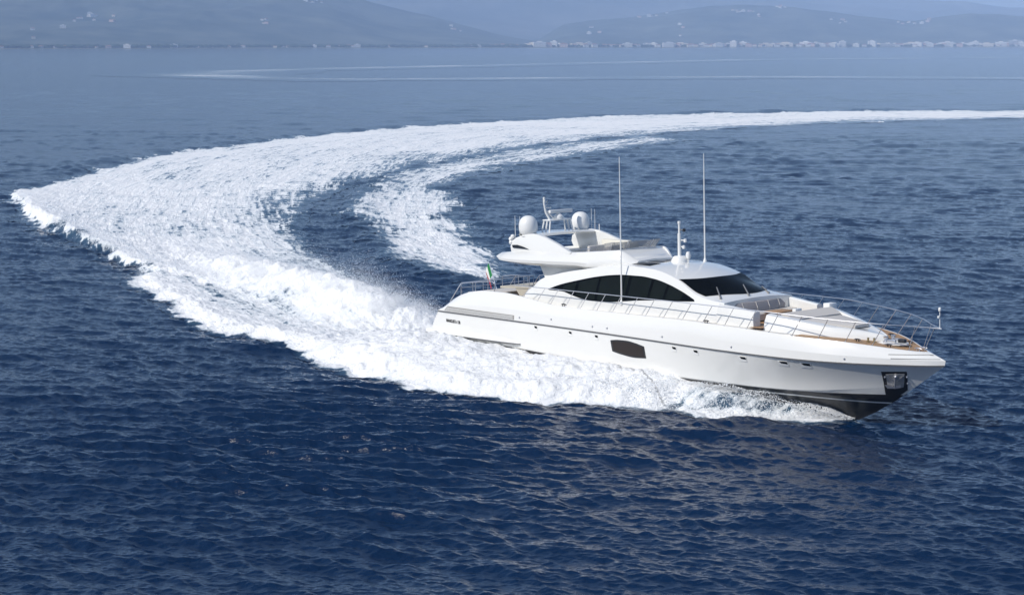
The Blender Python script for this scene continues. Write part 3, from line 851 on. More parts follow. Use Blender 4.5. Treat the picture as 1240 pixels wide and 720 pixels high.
for sx, zz in ((-1, 0.20), (1, 0.24)):
    tip = pk(33.90 + sx*0.36, zz + 0.02, 0.09); cr = pk(33.90, 0.10, 0.10); lo_ = pk(33.88 + sx*0.30, zz - 0.16, 0.09)
    an.prism([tuple(cr + Vector((0, 0, .05))), tuple(tip), tuple(lo_), tuple(cr - Vector((0, 0, .06)))], (0, -0.05, 0))
    an.tube([pk(34.08 + sx*0.06, 0.42, .07), pk(34.22 + sx*0.36, 0.74, .05)], 0.02, 6)
an.build('anchor', M['steel'], hull)
for (xx, zz) in ((33.70, 0.62), (34.68, 0.66), (34.54, 0.30)):
    q = MB(); c = pk(xx, zz, 0.04); q.lathe([(0.001, -.02), (0.05, -.02), (0.06, 0.0), (0.05, .02), (0.001, .02)], tuple(c), 8, axis='y'); q.build('anchor_roller', M['steel'], hull)

# ---- small round fittings along the bulwark
for (x, z) in [(9.1, 2.05), (11.9, 2.15), (15.4, 2.0), (16.6, 2.0), (20.9, 1.86), (25.8, 1.70), (32.2, 1.50)]:
    q = MB(); c = pk(x, z, 0.0); q.lathe([(0.001, .03), (0.045, .03), (0.06, 0.0)], tuple(c), 10, axis='y'); q.build('bulwark_fitting', M['steel'], hull)
# fairlead slots in the nose
for (xa, xb, z) in ((34.15, 35.95, 1.79), (34.3, 36.35, 1.60)):
    pts = []
    for x in np.linspace(xa, xb, 10): pts.append(on_side(HULL_T, x, z, 0.004, guess=0.1)[0])
    q = MB(); q.tube(pts, 0.018, 5); q.build('nose_groove', M['rubber'], hull)

# ---- deck: white side decks, teak foredeck
xs = np.concatenate([np.linspace(8.6, 29.2, 40)])
P = [[(x, s*(DECK_Y(x) - 0.13), min(float(DECK_Z(x)) - 0.05, 2.80)) for s in np.linspace(-1, 1, 5)] for x in xs]
dk = MB().grid(P, 0, True).build('side_deck', mat('pale non-slip deck', (0.62, 0.60, 0.56), 0.7, noise=(3, 0.06)), yacht)
xs = np.linspace(29.2, 35.45, 34)
P = [[(x, s*max(DECK_Y(x) - 0.06, 0.0), float(DECK_Z(x)) - 0.012) for s in np.linspace(-1, 1, 5)] for x in xs]
MB().grid(P, 0, True).build('teak_foredeck', M['teak'], yacht)
# aft cockpit floor and swim platform
ck = MB()
ck.grid([[(x, s*3.45, 1.95) for s in (-1, 0, 1)] for x in (1.25, 5, 8.6)], 0, False)
ck.build('cockpit_floor', M['teak'], yacht)
sw = MB().box((-0.35, -3.3, 0.62), (1.2, 3.3, 0.78), 0, 0.04); sw.build('swim_platform', M['teak'], yacht)

# ---- cabin: lofted sections
ZT = pchip([8.4, 9.0, 9.5, 11, 13.2, 15.2, 17, 18.7, 20.75, 22.17, 23.2, 24.3], [3.50, 3.80, 4.18, 4.62, 5.0, 5.28, 5.38, 5.29, 4.82, 4.12, 3.90, 3.80])
YTt = pchip([8.4, 11, 15, 19, 22.2, 24.3], [2.72, 2.66, 2.52, 2.42, 2.60, 2.66])
ZC = pchip([8.4, 10, 13, 16, 18.5, 20.3, 21.3, 22.6, 24.0, 24.3], [3.8, 4.6, 5.1, 5.48, 5.52, 5.22, 4.90, 4.48, 4.02, 3.92])
def cab_section(x):
    zt, yt, zc = float(ZT(x)), float(YTt(x)), float(ZC(x))
    zb = 2.74; yb = 3.02 - 0.012*max(0, x - 18)**1.3
    pts = []
    for t in np.linspace(0, 1, 8):          # wall, with a gentle swell
        y = yb + (yt - yb)*t**1.5 + 0.06*math.sin(math.pi*t); pts.append((x, -y, zb + (zt - zb)*t))
    for t in np.linspace(0.06, 1, 12):      # roof half
        yy = yt*(1 - t); pts.append((x, -yy, zc - (zc - zt)*(yy/yt)**2.0))
    return pts + [(p[0], -p[1], p[2]) for p in pts[-2::-1]]
xs = np.concatenate([np.linspace(8.4, 20, 50), np.linspace(20.1, 24.3, 40)])
S = [cab_section(x) for x in xs]
cb = MB().grid(S, 0, True)
cb.add(S[-1], [list(range(len(S[-1])))], 0); cb.add(S[0], [list(range(len(S[0])))[::-1]], 0)
cabin = cb.build('cabin', M['gelcoat'], yacht)
CAB_T = bvh_of(cabin)

# ---- side windows (port side mirrors starboard)
WUP = [(10.52, 3.74), (11.55, 4.06), (13.05, 4.39), (14.42, 4.65), (15.74, 4.82), (16.72, 4.88), (17.87, 4.88), (19.04, 4.78), (20.17, 4.55), (21.19, 4.24), (22.12, 3.86)]
WLO = [(10.60, 3.70), (11.71, 3.69), (12.63, 3.52), (13.43, 3.38), (14.32, 3.31), (15.65, 3.33), (16.94, 3.45), (18.13, 3.57), (19.48, 3.66), (20.89, 3.70), (22.20, 3.76)]
fu = pchip([p[0] for p in WUP], [p[1] for p in WUP]); fl_ = pchip([p[0] for p in WLO], [p[1] for p in WLO])
sw_ = patch(CAB_T, WLO, WUP, 60, 8, 0.02, 0.03)
side_win = sw_.build('side_window', M['glass'], yacht)
pm = MB(); pm.v = [(a, -b, c) for a, b, c in sw_.v]; pm.f = [q[::-1] for q in sw_.f]; pm.mi = sw_.mi; pm.sm = sw_.sm
pm.build('side_window', M['glass'], yacht)
for (a, b) in ((11.75, 12.75), (13.0, 14.55), (14.75, 16.95), (17.2, 18.7), (18.9, 19.9), (20.1, 21.2)):
    X = np.linspace(a, b, 8)
    up_ = [(x + 0.18*(fu(x) - fl_(x) > .4), fu(x) - 0.07) for x in X]; lo_ = [(x, fl_(x) + 0.06) for x in X]
    patch(CAB_T, lo_, up_, 10, 6, 0.027, 0.012).build('pane', M['pane'], side_win)

# ---- windscreen laid on the raked front
def on_top(tree, x, y, off=0.015, z0=12.0):
    h = tree.ray_cast(Vector((x, y, z0)), Vector((0, 0, -1)))
    n = h[1] if h[1].z > 0 else -h[1]
    return h[0] + n*off, n
def top_patch(tree, fa, fb, ys, m, off=0.015):
    G_ = [[tuple(on_top(tree, fa(y)*(1-t) + fb(y)*t, y, off)[0]) for t in np.linspace(0, 1, m)] for y in ys]
    return MB().grid(G_, 0, True)
ws = top_patch(CAB_T, lambda y: 21.45 - 0.74*(y/2.5)**2, lambda y: 23.83 - 1.28*(y/2.64)**2, np.linspace(-2.46, 2.46, 44), 14, 0.02).build('windscreen', M['glass'], yacht)
for y, xb, yt_, xt_ in ((-2.22, 23.60, -1.36, 22.5), (-0.49, 24.02, 0.40, 22.8), (1.17, 23.95, 1.95, 22.75)):
    wp = MB()
    a = on_top(CAB_T, xb, y, 0.05)[0]; b = on_top(CAB_T, xt_, yt_, 0.06)[0]
    wp.tube([a, b], [0.045, 0.03], 6)
    wp.lathe([(0.001, .06), (0.05, .05), (0.06, -.04)], tuple(a), 8)
    wp.build('wiper', mat('grey wiper', (0.20, 0.20, 0.20), 0.4) if y < -2 else bpy.data.materials['grey wiper'], ws)
# ---- dark skylights in the roof behind the mast
for (fa, fb, ya, yb) in ((16.62, 18.15, -2.0, -1.15), (16.62, 17.80, -0.85, 0.05), (16.62, 17.85, 0.35, 1.25)):
    top_patch(CAB_T, lambda y: fa + 0.02*y, lambda y: fb - 0.06*abs(y), np.linspace(ya, yb, 8), 6, 0.02).build('skylight', M['glass'], yacht)

# ---- coaming round the forward cockpit, settee, floor
def coaming(s):
    mb = MB(); ring = []
    for x in np.linspace(24.0, 26.45, 14):
        t = (x - 24.0)/2.45; yo = 2.93 - 0.18*t; zt = 3.76 - 0.28*t
        ring.append([(x, s*(yo + .02), 2.66), (x, s*(yo + .05), 3.2), (x, s*(yo - .10), zt - .06), (x, s*(yo - .2), zt), (x, s*(yo - .42), zt - .01), (x, s*(yo - .5), zt - .08), (x, s*(yo - .5), 2.66)])
    mb.grid(ring, 0, True)
    mb.add(ring[-1], [list(range(7))], 1); mb.add(ring[0], [list(range(7))[::-1]], 0)
    return mb
for s in (-1, 1): coaming(s).build('cockpit_coaming', [M['gelcoat'], M['plastic']], yacht)
fl2 = MB(); fl2.grid([[(x, y, 2.72) for y in (-w_, 0, w_)] for x, w_ in ((24.3, 2.3), (26.38, 2.3), (26.4, 3.15), (27.2, 3.05), (27.25, 2.3), (28.0, 2.3))], 0, False); fl2.build('forward_cockpit_floor', M['teak'], yacht)
# settee: curved backrest against the cabin front, white seat base, cushion
se = MB(); rb, rs = [], []
for y in np.linspace(-2.35, 2.35, 24):
    xf = 24.62 - 0.42*(abs(y)/2.35)**2.4
    rb.append([(xf, y, 3.18), (xf + .02, y, 3.40), (xf - .12, y, 3.70), (xf - .26, y, 3.72), (xf - .32, y, 3.18)])
    rs.append([(xf - .3, y, 2.8), (xf - .02, y, 3.14), (xf + .02, y, 3.19), (xf + .72, y, 3.18), (xf + .76, y, 3.13), (xf + .74, y, 2.8)])
se.grid(rb, 1, True); se.grid(rs, 0, True)
for q in (rb[0], rb[-1]): se.add(q, [list(range(5))], 1)
settee = se.build('settee', [M['cushion'], M['cushion_grey']], yacht)
for y in (-1.4, -0.45, 0.5, 1.45):
    xf = 24.62 - 0.42*(abs(y)/2.35)**2.4
    q = MB().tube([(xf + .03, y, 3.2), (xf + .03, y, 3.40), (xf - .11, y, 3.71)], 0.018, 5); q.build('seam', M['cushion'], settee)
tb = MB(); tb.box((25.75, -0.15, 2.8), (25.95, 0.15, 3.22)); tb.box((25.3, -0.75, 3.22), (26.25, 0.75, 3.28), 1, 0.02)
tb.build('cockpit_table', [M['plastic'], M['teak']], yacht)

# ---- sun pad island on the foredeck
def isl_y(x): return pchip([27.15, 28.2, 29.4, 30.5, 31.5, 32.2, 32.7, 33.0], [2.68, 2.46, 2.06, 1.62, 1.12, 0.68, 0.32, 0.02])(x)
def isl_z(x): return pchip([27.15, 28.4, 30.5, 32.0, 33.0], [3.42, 3.24, 2.93, 2.72, 2.52])(x)
isl = MB(); rows = []
for x in np.concatenate([np.linspace(27.15, 32, 26), np.linspace(32.1, 33.0, 14)]):
    y, z, zd = float(isl_y(x)), float(isl_z(x)), float(DECK_Z(x)) - 0.12
    w = min(0.60, y*0.55); zi_ = min(z - .04, 3.04 - 0.055*(x - 28.5)) if x < 31.6 else z - 0.02
    half = [(x, -(y + 0.10*(1 - (x - 27)/6)), zd), (x, -y - 0.02, zd + (z - zd)*0.55), (x, -y + w*0.25, z - .05), (x, -y + w*0.6, z), (x, -y + w*.9, z), (x, -y + w, zi_)]
    rows.append(half + [(x, 0, zi_)] + [(p[0], -p[1], p[2]) for p in half[::-1]])
isl.grid(rows, 0, True); isl.add(rows[0], [list(range(len(rows[0])))[::-1]], 0)
island = isl.build('sun_pad_base', M['gelcoat'], yacht)
pdm = MB(); rows = []
for x in np.linspace(28.5, 31.4, 26):
    y, z = float(isl_y(x)) - 0.62, 3.05 - 0.055*(x - 28.5)
    y = max(y, 0.05)
    rows.append([(x, -y, z - .08), (x, -y - .01, z + .03), (x, -y + min(.08, y*.4), z + .06), (x, 0, z + .07), (x, y - min(.08, y*.4), z + .06), (x, y + .01, z + .03), (x, y, z - .08)])
pdm.grid(rows, 0, True); pdm.add(rows[0], [list(range(7))[::-1]], 0); pdm.add(rows[-1], [list(range(7))], 0); pdm.build('sun_pad', M['cushion'], yacht)
hr = MB(); rows = []
for y in np.linspace(-1.9, 1.9, 14):
    rows.append([(27.62, y, 3.0), (27.60, y, 3.38), (27.70, y, 3.45), (27.80, y, 3.44), (28.48, y, 3.16), (28.50, y, 3.0)])
hr.grid(rows, 0, True); hr.add(rows[0], [list(range(6))], 0); hr.add(rows[-1], [list(range(6))[::-1]], 0)
hr.build('headrest', M['cushion'], yacht)
gap = MB().box((28.505, -1.75, 3.0), (28.58, 1.75, 3.115)); gap.build('pad_gap', M['black_paint'], yacht)
for y in (0.0,):
    q = MB().box((27.16, -0.55, 2.9), (27.40, -0.05, 3.52), 0, 0.03); q.build('locker_post', M['plastic'], yacht)
q = MB().box((27.0, 2.10, 2.8), (27.45, 2.72, 3.58), 0, 0.04); q.build('locker_post', M['plastic'], yacht)

# ---- windlasses, cleats and chain gear on the bow
pl = MB(); ring = [(33.35 + 0.95*math.cos(a), 0.62*math.sin(a)*(1 - 0.28*math.cos(a)), 0) for a in np.linspace(0, 2*math.pi, 24, endpoint=False)]
pl.prism([(p[0], p[1], float(DECK_Z(33.3)) - 0.05) for p in ring], (0, 0, 0.10)); pl.build('windlass_plate', M['plastic'], yacht)
zp = float(DECK_Z(33.3)) + 0.05
for (x, y) in ((33.15, 0.28), (33.15, -0.30)):
    q = MB(); q.lathe([(0.16, 0), (0.16, .06), (0.10, .09), (0.09, .18), (0.13, .24), (0.13, .30), (0.001, .32)], (x, y, zp), 12)
    q.box((x + .12, y - .07, zp), (x + .62, y + .07, zp + .16), 0, 0.03); q.build('windlass', M['steel'], yacht)
q = MB(); q.box((33.75, -0.12, zp), (34.15, 0.12, zp + .2), 0, 0.04); q.build('chain_stopper', M['dark_steel'], yacht)
def cleat(x, y, z, n='cleat'):
    q = MB(); q.tube([(x - .22, y, z + .10), (x - .1, y, z + .13), (x + .1, y, z + .13), (x + .22, y, z + .10)], [0.02, .035, .035, .02], 6)
    for d in (-.08, .08): q.tube([(x + d, y, z - .02), (x + d, y, z + .12)], 0.03, 6)
    q.build(n, M['dark_steel'] if n == 'cleat' else M['steel'], yacht)
for (x, y) in ((32.2, -1.35), (32.2, 1.35), (33.8, 0.85), (33.8, -0.85), (12.4, -3.42), (12.4, 3.42), (23.6, -3.35), (23.6, 3.35)):
    cleat(x, y, float(DECK_Z(x)) - 0.03)
for y in (-0.22, 0.22): cleat(35.1, y, float(DECK_Z(35.1)), 'bow_bitt')
for (x, y) in ((32.55, -0.95), (32.75, -0.72)):
    q = MB(); q.lathe([(0.09, 0), (0.09, .05), (0.05, .08), (0.05, .2), (0.08, .22), (0.001, .24)], (x, y, float(DECK_Z(x)) - .03), 10); q.build('deck_fitting', mat('brass', (0.42, 0.33, 0.15), 0.35, metal=0.7) if x < 32.6 else bpy.data.materials['brass'], yacht)

# ---- guard rail: one rail per side with raked stanchions
RX = [9.67, 11.0, 12.17, 13.5, 14.76, 16.13, 17.4, 18.7, 20.03, 21.4, 22.8, 24.3, 25.8, 27.3, 28.7, 30.02, 31.43, 32.78, 34.02, 35.25]
RTY = pchip([8.2, 10, 15, 22, 25.8, 27.3, 28.7, 30.0, 31.43, 32.78, 34.02, 35.25, 36.1, 36.35], [3.50, 3.56, 3.62, 3.62, 3.56, 3.50, 3.30, 3.05, 2.70, 2.20, 1.55, 0.65, 0.12, 0.0])
RTZ = pchip([8.2, 9.67, 20, 25.8, 27.3, 30.0, 32.78, 35.25, 36.35], [3.86, 3.86, 3.80, 3.72, 3.69, 3.55, 3.38, 3.20, 3.11])
for s in (-1, 1):
    g = MB(); X = np.concatenate([np.linspace(8.2, 34, 50), np.linspace(34.3, 36.35, 12)])
    g.tube([(x, s*float(RTY(x)), float(RTZ(x))) for x in X], 0.024, 6)
    rail = g.build('guard_rail', M['steel'], yacht)
    for x in RX:
        lean = 0.78 if x < 34.5 else 0.45
        xb = x - lean; t = MB()
        t.tube([(xb, s*float(DECK_Y(xb) - 0.08), float(DECK_Z(xb)) - .03), (x, s*float(RTY(x)), float(RTZ(x)))], 0.018, 6)
        t.lathe([(0.05, 0), (0.05, .03), (0.02, .05)], (xb, s*float(DECK_Y(xb) - 0.08), float(DECK_Z(xb)) - .02), 8)
        t.build('stanchion', M['steel'], rail)
t = MB().tube([(35.3, 0, 1.92), (35.95, 0, 3.14)], 0.024, 6); t.build('bow_post', M['steel'], yacht)
t = MB().tube([(36.25, 0, 3.1), (36.25, 0, 3.98)], 0.022, 6); t.lathe([(0.05, 0), (0.07, .04), (0.07, .16), (0.04, .2), (0.001, .21)], (36.25, 0, 3.96), 10); t.lathe([(0.001, 0), (0.06, .02), (0.06, .12), (0.001, .14)], (36.22, -0.05, 3.62), 8)
t.build('bow_light_staff', M['plastic'], yacht)

# ---- flybridge body: open tub with a swept wing at the stern
FY = pchip([5.9, 6.6, 8.2, 11, 13.6, 15.0, 15.9, 16.5], [2.95, 3.15, 3.20, 3.05, 2.66, 2.30, 1.95, 1.60])
FZT = pchip([5.9, 7.0, 8.2, 12, 14.4, 15.3, 16.5], [5.64, 5.74, 5.80, 5.92, 6.08, 6.14, 5.56])
FZB = pchip([5.9, 6.3, 8.2, 12.5, 13.6, 15, 16.5], [5.30, 5.12, 5.02, 5.02, 4.92, 5.0, 5.25])
FIN = pchip([5.9, 7.4, 7.8, 14.6, 15.0, 16.5], [5.60, 5.66, 5.30, 5.36, 6.12, 5.58])
rows = []
for x in np.concatenate([np.linspace(5.9, 7.6, 16), np.linspace(7.8, 14.6, 30), np.linspace(14.7, 16.5, 20)]):
    y, zt, zb, zi = float(FY(x)), float(FZT(x)), float(FZB(x)), float(FIN(x))
    zi = min(zi, zt)
    h = [(x, 0, zb), (x, -y*0.84, zb), (x, -y*0.985, zb + (zt - zb)*.22), (x, -y*1.0, zb + (zt - zb)*.42), (x, -y*0.955, zb + (zt - zb)*.62), (x, -y*0.86, zt - .02), (x, -y*0.83, zt), (x, -y*0.79, zt), (x, -y*0.775, zt - .04), (x, -y*0.77, zi), (x, 0, zi + (0.05 if zi >= zt - .1 else 0))]
    rows.append(h + [(p[0], -p[1], p[2]) for p in h[-2:0:-1]])
fb = MB().grid(rows, 0, True, closed=True)
fb.add(rows[0], [list(range(len(rows[0])))], 0); fb.add(rows[-1], [list(range(len(rows[0])))[::-1]], 0)
fly = fb.build('flybridge', M['gelcoat'], yacht)
q = MB(); q.prism([(8.95, -2.2, 5.10), (9.45, -2.2, 4.25), (13.2, -2.2, 4.5), (13.2, -2.2, 5.2)], (0, 4.4, 0)); q.build('flybridge_support', M['gelcoat'], fly)
# smoked wind deflector wrapped round its front
gw = MB(); lo_, hi_ = [], []
for a in np.linspace(0, 1, 31):
    t = a*2 - 1
    if abs(t) > 0.62:
        k = (abs(t) - 0.62)/0.38; x, y = 14.75 - 1.25*k, 1.72 + 0.12*k
    else:
        x, y = 14.75 + 0.33*(1 - (t/0.62)**2), 1.72*abs(t)/0.62
    y = math.copysign(y, t); zz = float(FZT(x)) + 0.0
    fade = 1 - 0.25*max(0, (abs(t) - .62)/.38)
    lo_.append((x, y, zz)); hi_.append((x + 0.32, y*1.10, zz + 0.46*fade))
gw.grid([lo_, hi_], 0, True); gw.grid([[(p[0]-.015, p[1], p[2]) for p in lo_], [(p[0]-.015, p[1], p[2]) for p in hi_]], 0, True)
gw.grid([hi_, [(p[0]-.015, p[1], p[2]) for p in hi_]], 0, False)
gwo = gw.build('wind_deflector', M['smoke'], fly)
for i in (5, 10, 20, 25):
    q = MB().tube([lo_[i], hi_[i]], 0.018, 5); q.build('deflector_post', M['steel'], fly)
tt = MB().tube([(14.15, -1.75, 5.5), (14.15, -1.75, 6.45), (14.25, -1.1, 6.5), (14.25, -1.1, 5.5)], 0.02, 5); tt.build('helm_rail', M['steel'], fly)
q = MB(); q.box((13.3, -1.1, 5.36), (14.0, -0.1, 6.1), 0, 0.06); q.prism([(13.25, -1.05, 6.08), (13.95, -1.05, 6.3), (13.95, -0.15, 6.3), (13.25, -0.15, 6.08)], (0, 0, -.08)); q.build('helm_console', M['cushion_grey'], fly)
q = MB(); q.box((12.2, -1.2, 5.36), (12.85, 0.0, 5.75), 0, .05); q.box((12.05, -1.2, 5.7), (12.25, 0.0, 6.2), 0, .05); q.build('helm_seat', M['cushion'], fly)
q = MB(); q.box((10.0, 1.85, 5.3), (12.3, 2.22, 6.32), 0, .06); q.build('bar_cabinet', mat('cream laminate', (0.72, 0.69, 0.60), 0.45), fly)
q = MB(); q.box((12.31, 1.5, 5.3), (12.8, 2.2, 6.22), 0, .03); q.build('fridge_front', M['vent'], fly)
tt = MB().tube([(9.6, -2.0, 5.95), (11.5, -2.05, 6.02), (13.2, -1.95, 6.12)], 0.02, 5); tt.tube([(11.0, -2.03, 5.6), (11.3, -2.03, 6.0)], 0.02, 5); tt.tube([(12.6, -1.98, 5.6), (12.9, -1.98, 6.1)], 0.02, 5); tt.build('flybridge_rail', M['steel'], fly)

# ---- radar arch: two raked side legs and a cross beam
arch_prof = [(6.95, 5.62), (6.78, 6.05), (6.92, 6.40), (7.25, 6.58), (7.9, 6.76), (8.6, 6.86), (9.2, 6.82), (9.9, 6.66), (10.9, 6.36), (12.2, 5.90), (12.0, 5.72), (9.0, 5.60)]
arc = MB()
for s in (-1, 1):
    y0 = 2.66
    n = len(arch_prof); a = [(x, s*(y0 - (z - 5.6)*0.16), z) for x, z in arch_prof]; b = [(x, s*(y0 - .26 - (z - 5.6)*0.16), z) for x, z in arch_prof]
    bm = bmesh.new(); va = [bm.verts.new(p) for p in a]; vb = [bm.verts.new(p) for p in b]
    bm.faces.new(va); bm.faces.new(vb[::-1])
    for i in range(n): bm.faces.new([va[i], vb[i], vb[(i+1) % n], va[(i+1) % n]])
    bmesh.ops.recalc_face_normals(bm, faces=bm.faces)
    bmesh.ops.bevel(bm, geom=list(bm.edges), offset=0.05, segments=2, affect='EDGES', profile=0.6)
    arc.bm(bm, 0, False)
rows = []
for y in np.linspace(-2.25, 2.25, 21):
    z = 6.80 + 0.07*(1 - (y/2.25)**2); w = 0.85 + 0.12*(abs(y)/2.25)**2
    rows.append([(8.15 - w, y, z - .10), (8.15 - w*.9, y, z), (8.15, y, z + .035), (8.15 + w*.9, y, z), (8.15 + w, y, z - .08), (8.15 + w*.7, y, z - .19), (8.15 - w*.7, y, z - .2)])
arc.grid(rows, 0, True, closed=True)
arch = arc.build('radar_arch', M['gelcoat'], yacht)
q = MB(); q.prism([(7.10, -2.668, 5.98), (7.02, -2.655, 6.14), (7.5, -2.643, 6.16), (8.0, -2.655, 6.08), (8.55, -2.67, 5.95)], (0, 0.02, 0)); q.build('arch_vent', M['black_paint'], arch)
def dome(y):
    q = MB(); q.lathe([(0.34, -.60), (0.34, -.52), (0.42, -.44), (0.53, -.30), (0.56, -.12), (0.562, -.02), (0.56, .06), (0.545, .20), (0.50, .34), (0.42, .47), (0.30, .57), (0.15, .63), (0.001, .645)], (7.9, y, 7.24), 28)
    q.lathe([(0.46, -.64), (0.30, -.58), (0.26, -.5)], (7.9, y, 7.32), 20)
    return q.build('satellite_dome', M['plastic'], arch)
for y in (-2.1, 2.1): dome(y)
rd = MB()
for y in (-0.95, 0.95):
    for dx in (-.28, 0.0, .28): rd.tube([(8.15 + dx*1.2, y, 6.82), (8.15 + dx, y*0.84, 7.52)], 0.05, 6)
rd.box((7.8, -0.88, 7.50), (8.5, 0.88, 7.57), 0, .02); rd.build('radar_frame', M['plastic'], arch)
rs_ = MB(); rs_.lathe([(0.26, 0), (0.30, .06), (0.28, .18), (0.16, .28), (0.10, .32), (0.10, .40)], (8.15, 0.1, 7.57), 16)
rs_.box((8.05, -0.62, 7.93), (8.25, 1.18, 8.12), 0, .03); rs_.build('radar_scanner', M['plastic'], arch)
mm = MB(); mm.tube([(8.1, -0.55, 7.55), (8.0, -0.78, 8.0), (7.95, -0.85, 8.55), (7.95, -0.85, 8.78)], 0.07, 6)
mm.tube([(8.1, -0.2, 7.55), (8.05, -0.50, 7.85), (8.0, -0.72, 8.1)], 0.045, 6)
mm.tube([(7.97, -0.82, 8.3), (7.97, -0.35, 8.25)], 0.045, 6); mm.tube([(7.95, -0.85, 8.62), (7.95, -0.60, 8.66), (7.95, -0.62, 8.45), (7.97, -0.83, 8.4)], 0.045, 6)
mm.lathe([(0.06, 0), (0.07, .05), (0.07, .13), (0.001, .16)], (7.95, -0.85, 8.76), 8); mm.build('antenna_bracket', M['plastic'], arch)
for (x, y, h) in ((7.0, -2.35, 1.15), (7.2, -2.15, 1.1), (8.4, 2.55, 1.35), (8.6, 2.65, 1.3)):
    q = MB().tube([(x, y, 6.5), (x, y, 6.72 + h)], [0.022, 0.010], 5); q.build('short_aerial', M['plastic'], arch)
q = MB().tube([(9.2, 2.45, 6.7), (9.2, 2.45, 7.15)], 0.03, 6); q.build('light_stub', M['plastic'], arch)
for (x, z) in ((6.78, 6.48), (6.80, 6.28), (6.95, 6.62)):
    q = MB(); q.lathe([(0.001, -.14), (0.10, -.10), (0.14, 0), (0.10, .10), (0.001, .14)], (x, -2.52, z), 12); q.build('horn', M['plastic'], arch)

# ---- light mast and whips
ms = MB(); zb = on_top(CAB_T, 18.38, 0, 0)[0].z
ms.lathe([(0.50, -.05), (0.46, .10), (0.36, .28), (0.30, .32), (0.001, .33)], (18.38, 0, zb), 16)
ms.tube([(18.38, 0, zb + .2), (18.38, 0, 7.1)], 0.10, 10); ms.tube([(18.38, 0, 7.1), (18.38, 0, 7.68)], 0.06, 8)
ms.lathe([(0.001, 0), (.09, .02), (.09, .16), (.001, .18)], (18.38, 0, 7.62), 8)
mast = ms.build('light_mast', M['plastic'], yacht)
for (z, l) in ((7.30, .26), (6.72, .34), (6.35, .22)):
    q = MB(); q.tube([(18.38, 0, z), (18.38 + l, 0.12, z)], 0.03, 6); q.lathe([(0.001, -.02), (.09, 0), (.09, .16), (.001, .19)], (18.38 + l, 0.12, z - .10), 8); q.build('navigation_light', M['plastic'] if z < 7 else M['dark_steel'], mast)
q = MB(); q.lathe([(.05, -.3), (.1, -.28), (.16, -.1), (.10, .1), (0.001, .12)], (18.85, 0.22, zb + .45), 10); q.tube([(18.85, .22, zb - .05), (18.85, .22, zb + .3)], .05, 6); q.build('searchlight', M['plastic'], mast)
for (x, y, z0) in ((16.75, -2.98, 3.30), (18.22, 2.2, 5.30)):
    q = MB().tube([(x, y, z0), (x, y, z0 + 1.2), (x, y, z0 + 4), (x, y, 11.47)], [0.05, 0.045, 0.035, 0.018], 6); q.lathe([(0.11, -.06), (0.10, .10), (0.05, .25)], (x, y, z0), 8); q.build('whip_antenna', M['plastic'], yacht)

# ---- stern rails, raised stern lounge and flag
for s in (-1, 1):
    t = MB(); y = s*3.2
    t.tube([(1.66, y, 2.45), (2.75, y, 3.62), (3.4, y, 3.72), (5.75, y, 3.92), (5.95, y, 3.82), (5.95, y, 3.25)], 0.028, 6)
    rl = t.build('stern_rail', M['steel'], yacht)
    for x, zt in ((2.75, 3.62), (3.9, 3.77), (4.9, 3.85)):
        q = MB().tube([(x, y, 2.7), (x, y, zt)], 0.022, 6); q.build('stanchion', M['steel'], rl)
t = MB().tube([(2.2, -2.7, 3.0), (2.2, -2.7, 3.60), (2.2, 2.7, 3.60), (2.2, 2.7, 3.0)], 0.026, 6); t.tube([(2.2, -2.7, 3.3), (2.2, 2.7, 3.3)], .02, 6)
rl = t.build('stern_rail', M['steel'], yacht)
for y in (-1.6, -0.6, 0.6, 1.6):
    q = MB().tube([(2.2, y, 2.6), (2.2, y, 3.6)], 0.022, 6); q.build('stanchion', M['steel'], rl)
lg = MB(); lg.box((2.3, -2.6, 1.9), (5.0, 2.6, 2.9), 0, 0.12); lg.build('stern_lounge', M['plastic'], yacht)
q = MB(); q.box((2.4, -2.4, 2.88), (4.6, 2.4, 3.02), 0, 0.05); q.build('lounge_cushion', M['cushion'], yacht)
lp = MB(); lp.prism([(4.3, -1.35, 3.42), (7.4, -1.35, 3.56), (7.4, 2.3, 3.56), (4.3, 2.3, 3.42)], (0, 0, -.12)); lp.prism([(5.6, -1.3, 3.42), (7.4, -1.3, 3.48), (7.4, -1.3, 2.3), (6.6, -1.3, 2.3)], (0, 3.4, 0)); lp.build('upper_landing', M['beige'], yacht)
t = MB(); t.tube([(4.4, -1.25, 3.42), (4.4, -1.25, 4.0), (5.2, -1.25, 4.12), (7.3, -1.25, 4.2), (7.3, -1.25, 3.5)], .026, 6); t.tube([(5.1, -1.25, 3.5), (5.7, -1.25, 4.15)], .022, 6)
for x in (5.9, 6.4, 6.9): t.tube([(x, -1.25, 3.5), (x, -1.25, 4.17)], .02, 6)
t.build('landing_rail', M['steel'], yacht)
fs = MB().tube([(2.35, 0, 2.95), (1.62, 0, 4.66)], [0.035, 0.02], 6); fs.lathe([(0.001, 0), (.045, .03), (.001, .09)], (1.62, 0, 4.66), 8)
staff = fs.build('flagstaff', M['steel'], yacht)
fg = MB(); rows = []
top, bot = Vector((1.64, 0, 4.60)), Vector((1.98, 0, 3.84))
for i in range(16):
    u = i/15; row = []
    for j in range(7):
        v = j/6; p = top.lerp(bot, v)
        row.append((p.x - 0.62*u*(1 - 0.35*u), p.y + 0.10*math.sin(u*7 + v*1.5)*u + 0.1*u, p.z - 0.85*u*u - 0.12*u))
    rows.append(row)
for k in range(3): fg.grid(rows[(0, 7, 11)[k]:(8, 12, 16)[k]], k, True)
fg.build('flag', [M['green'], M['flagwhite'], M['red']], staff)


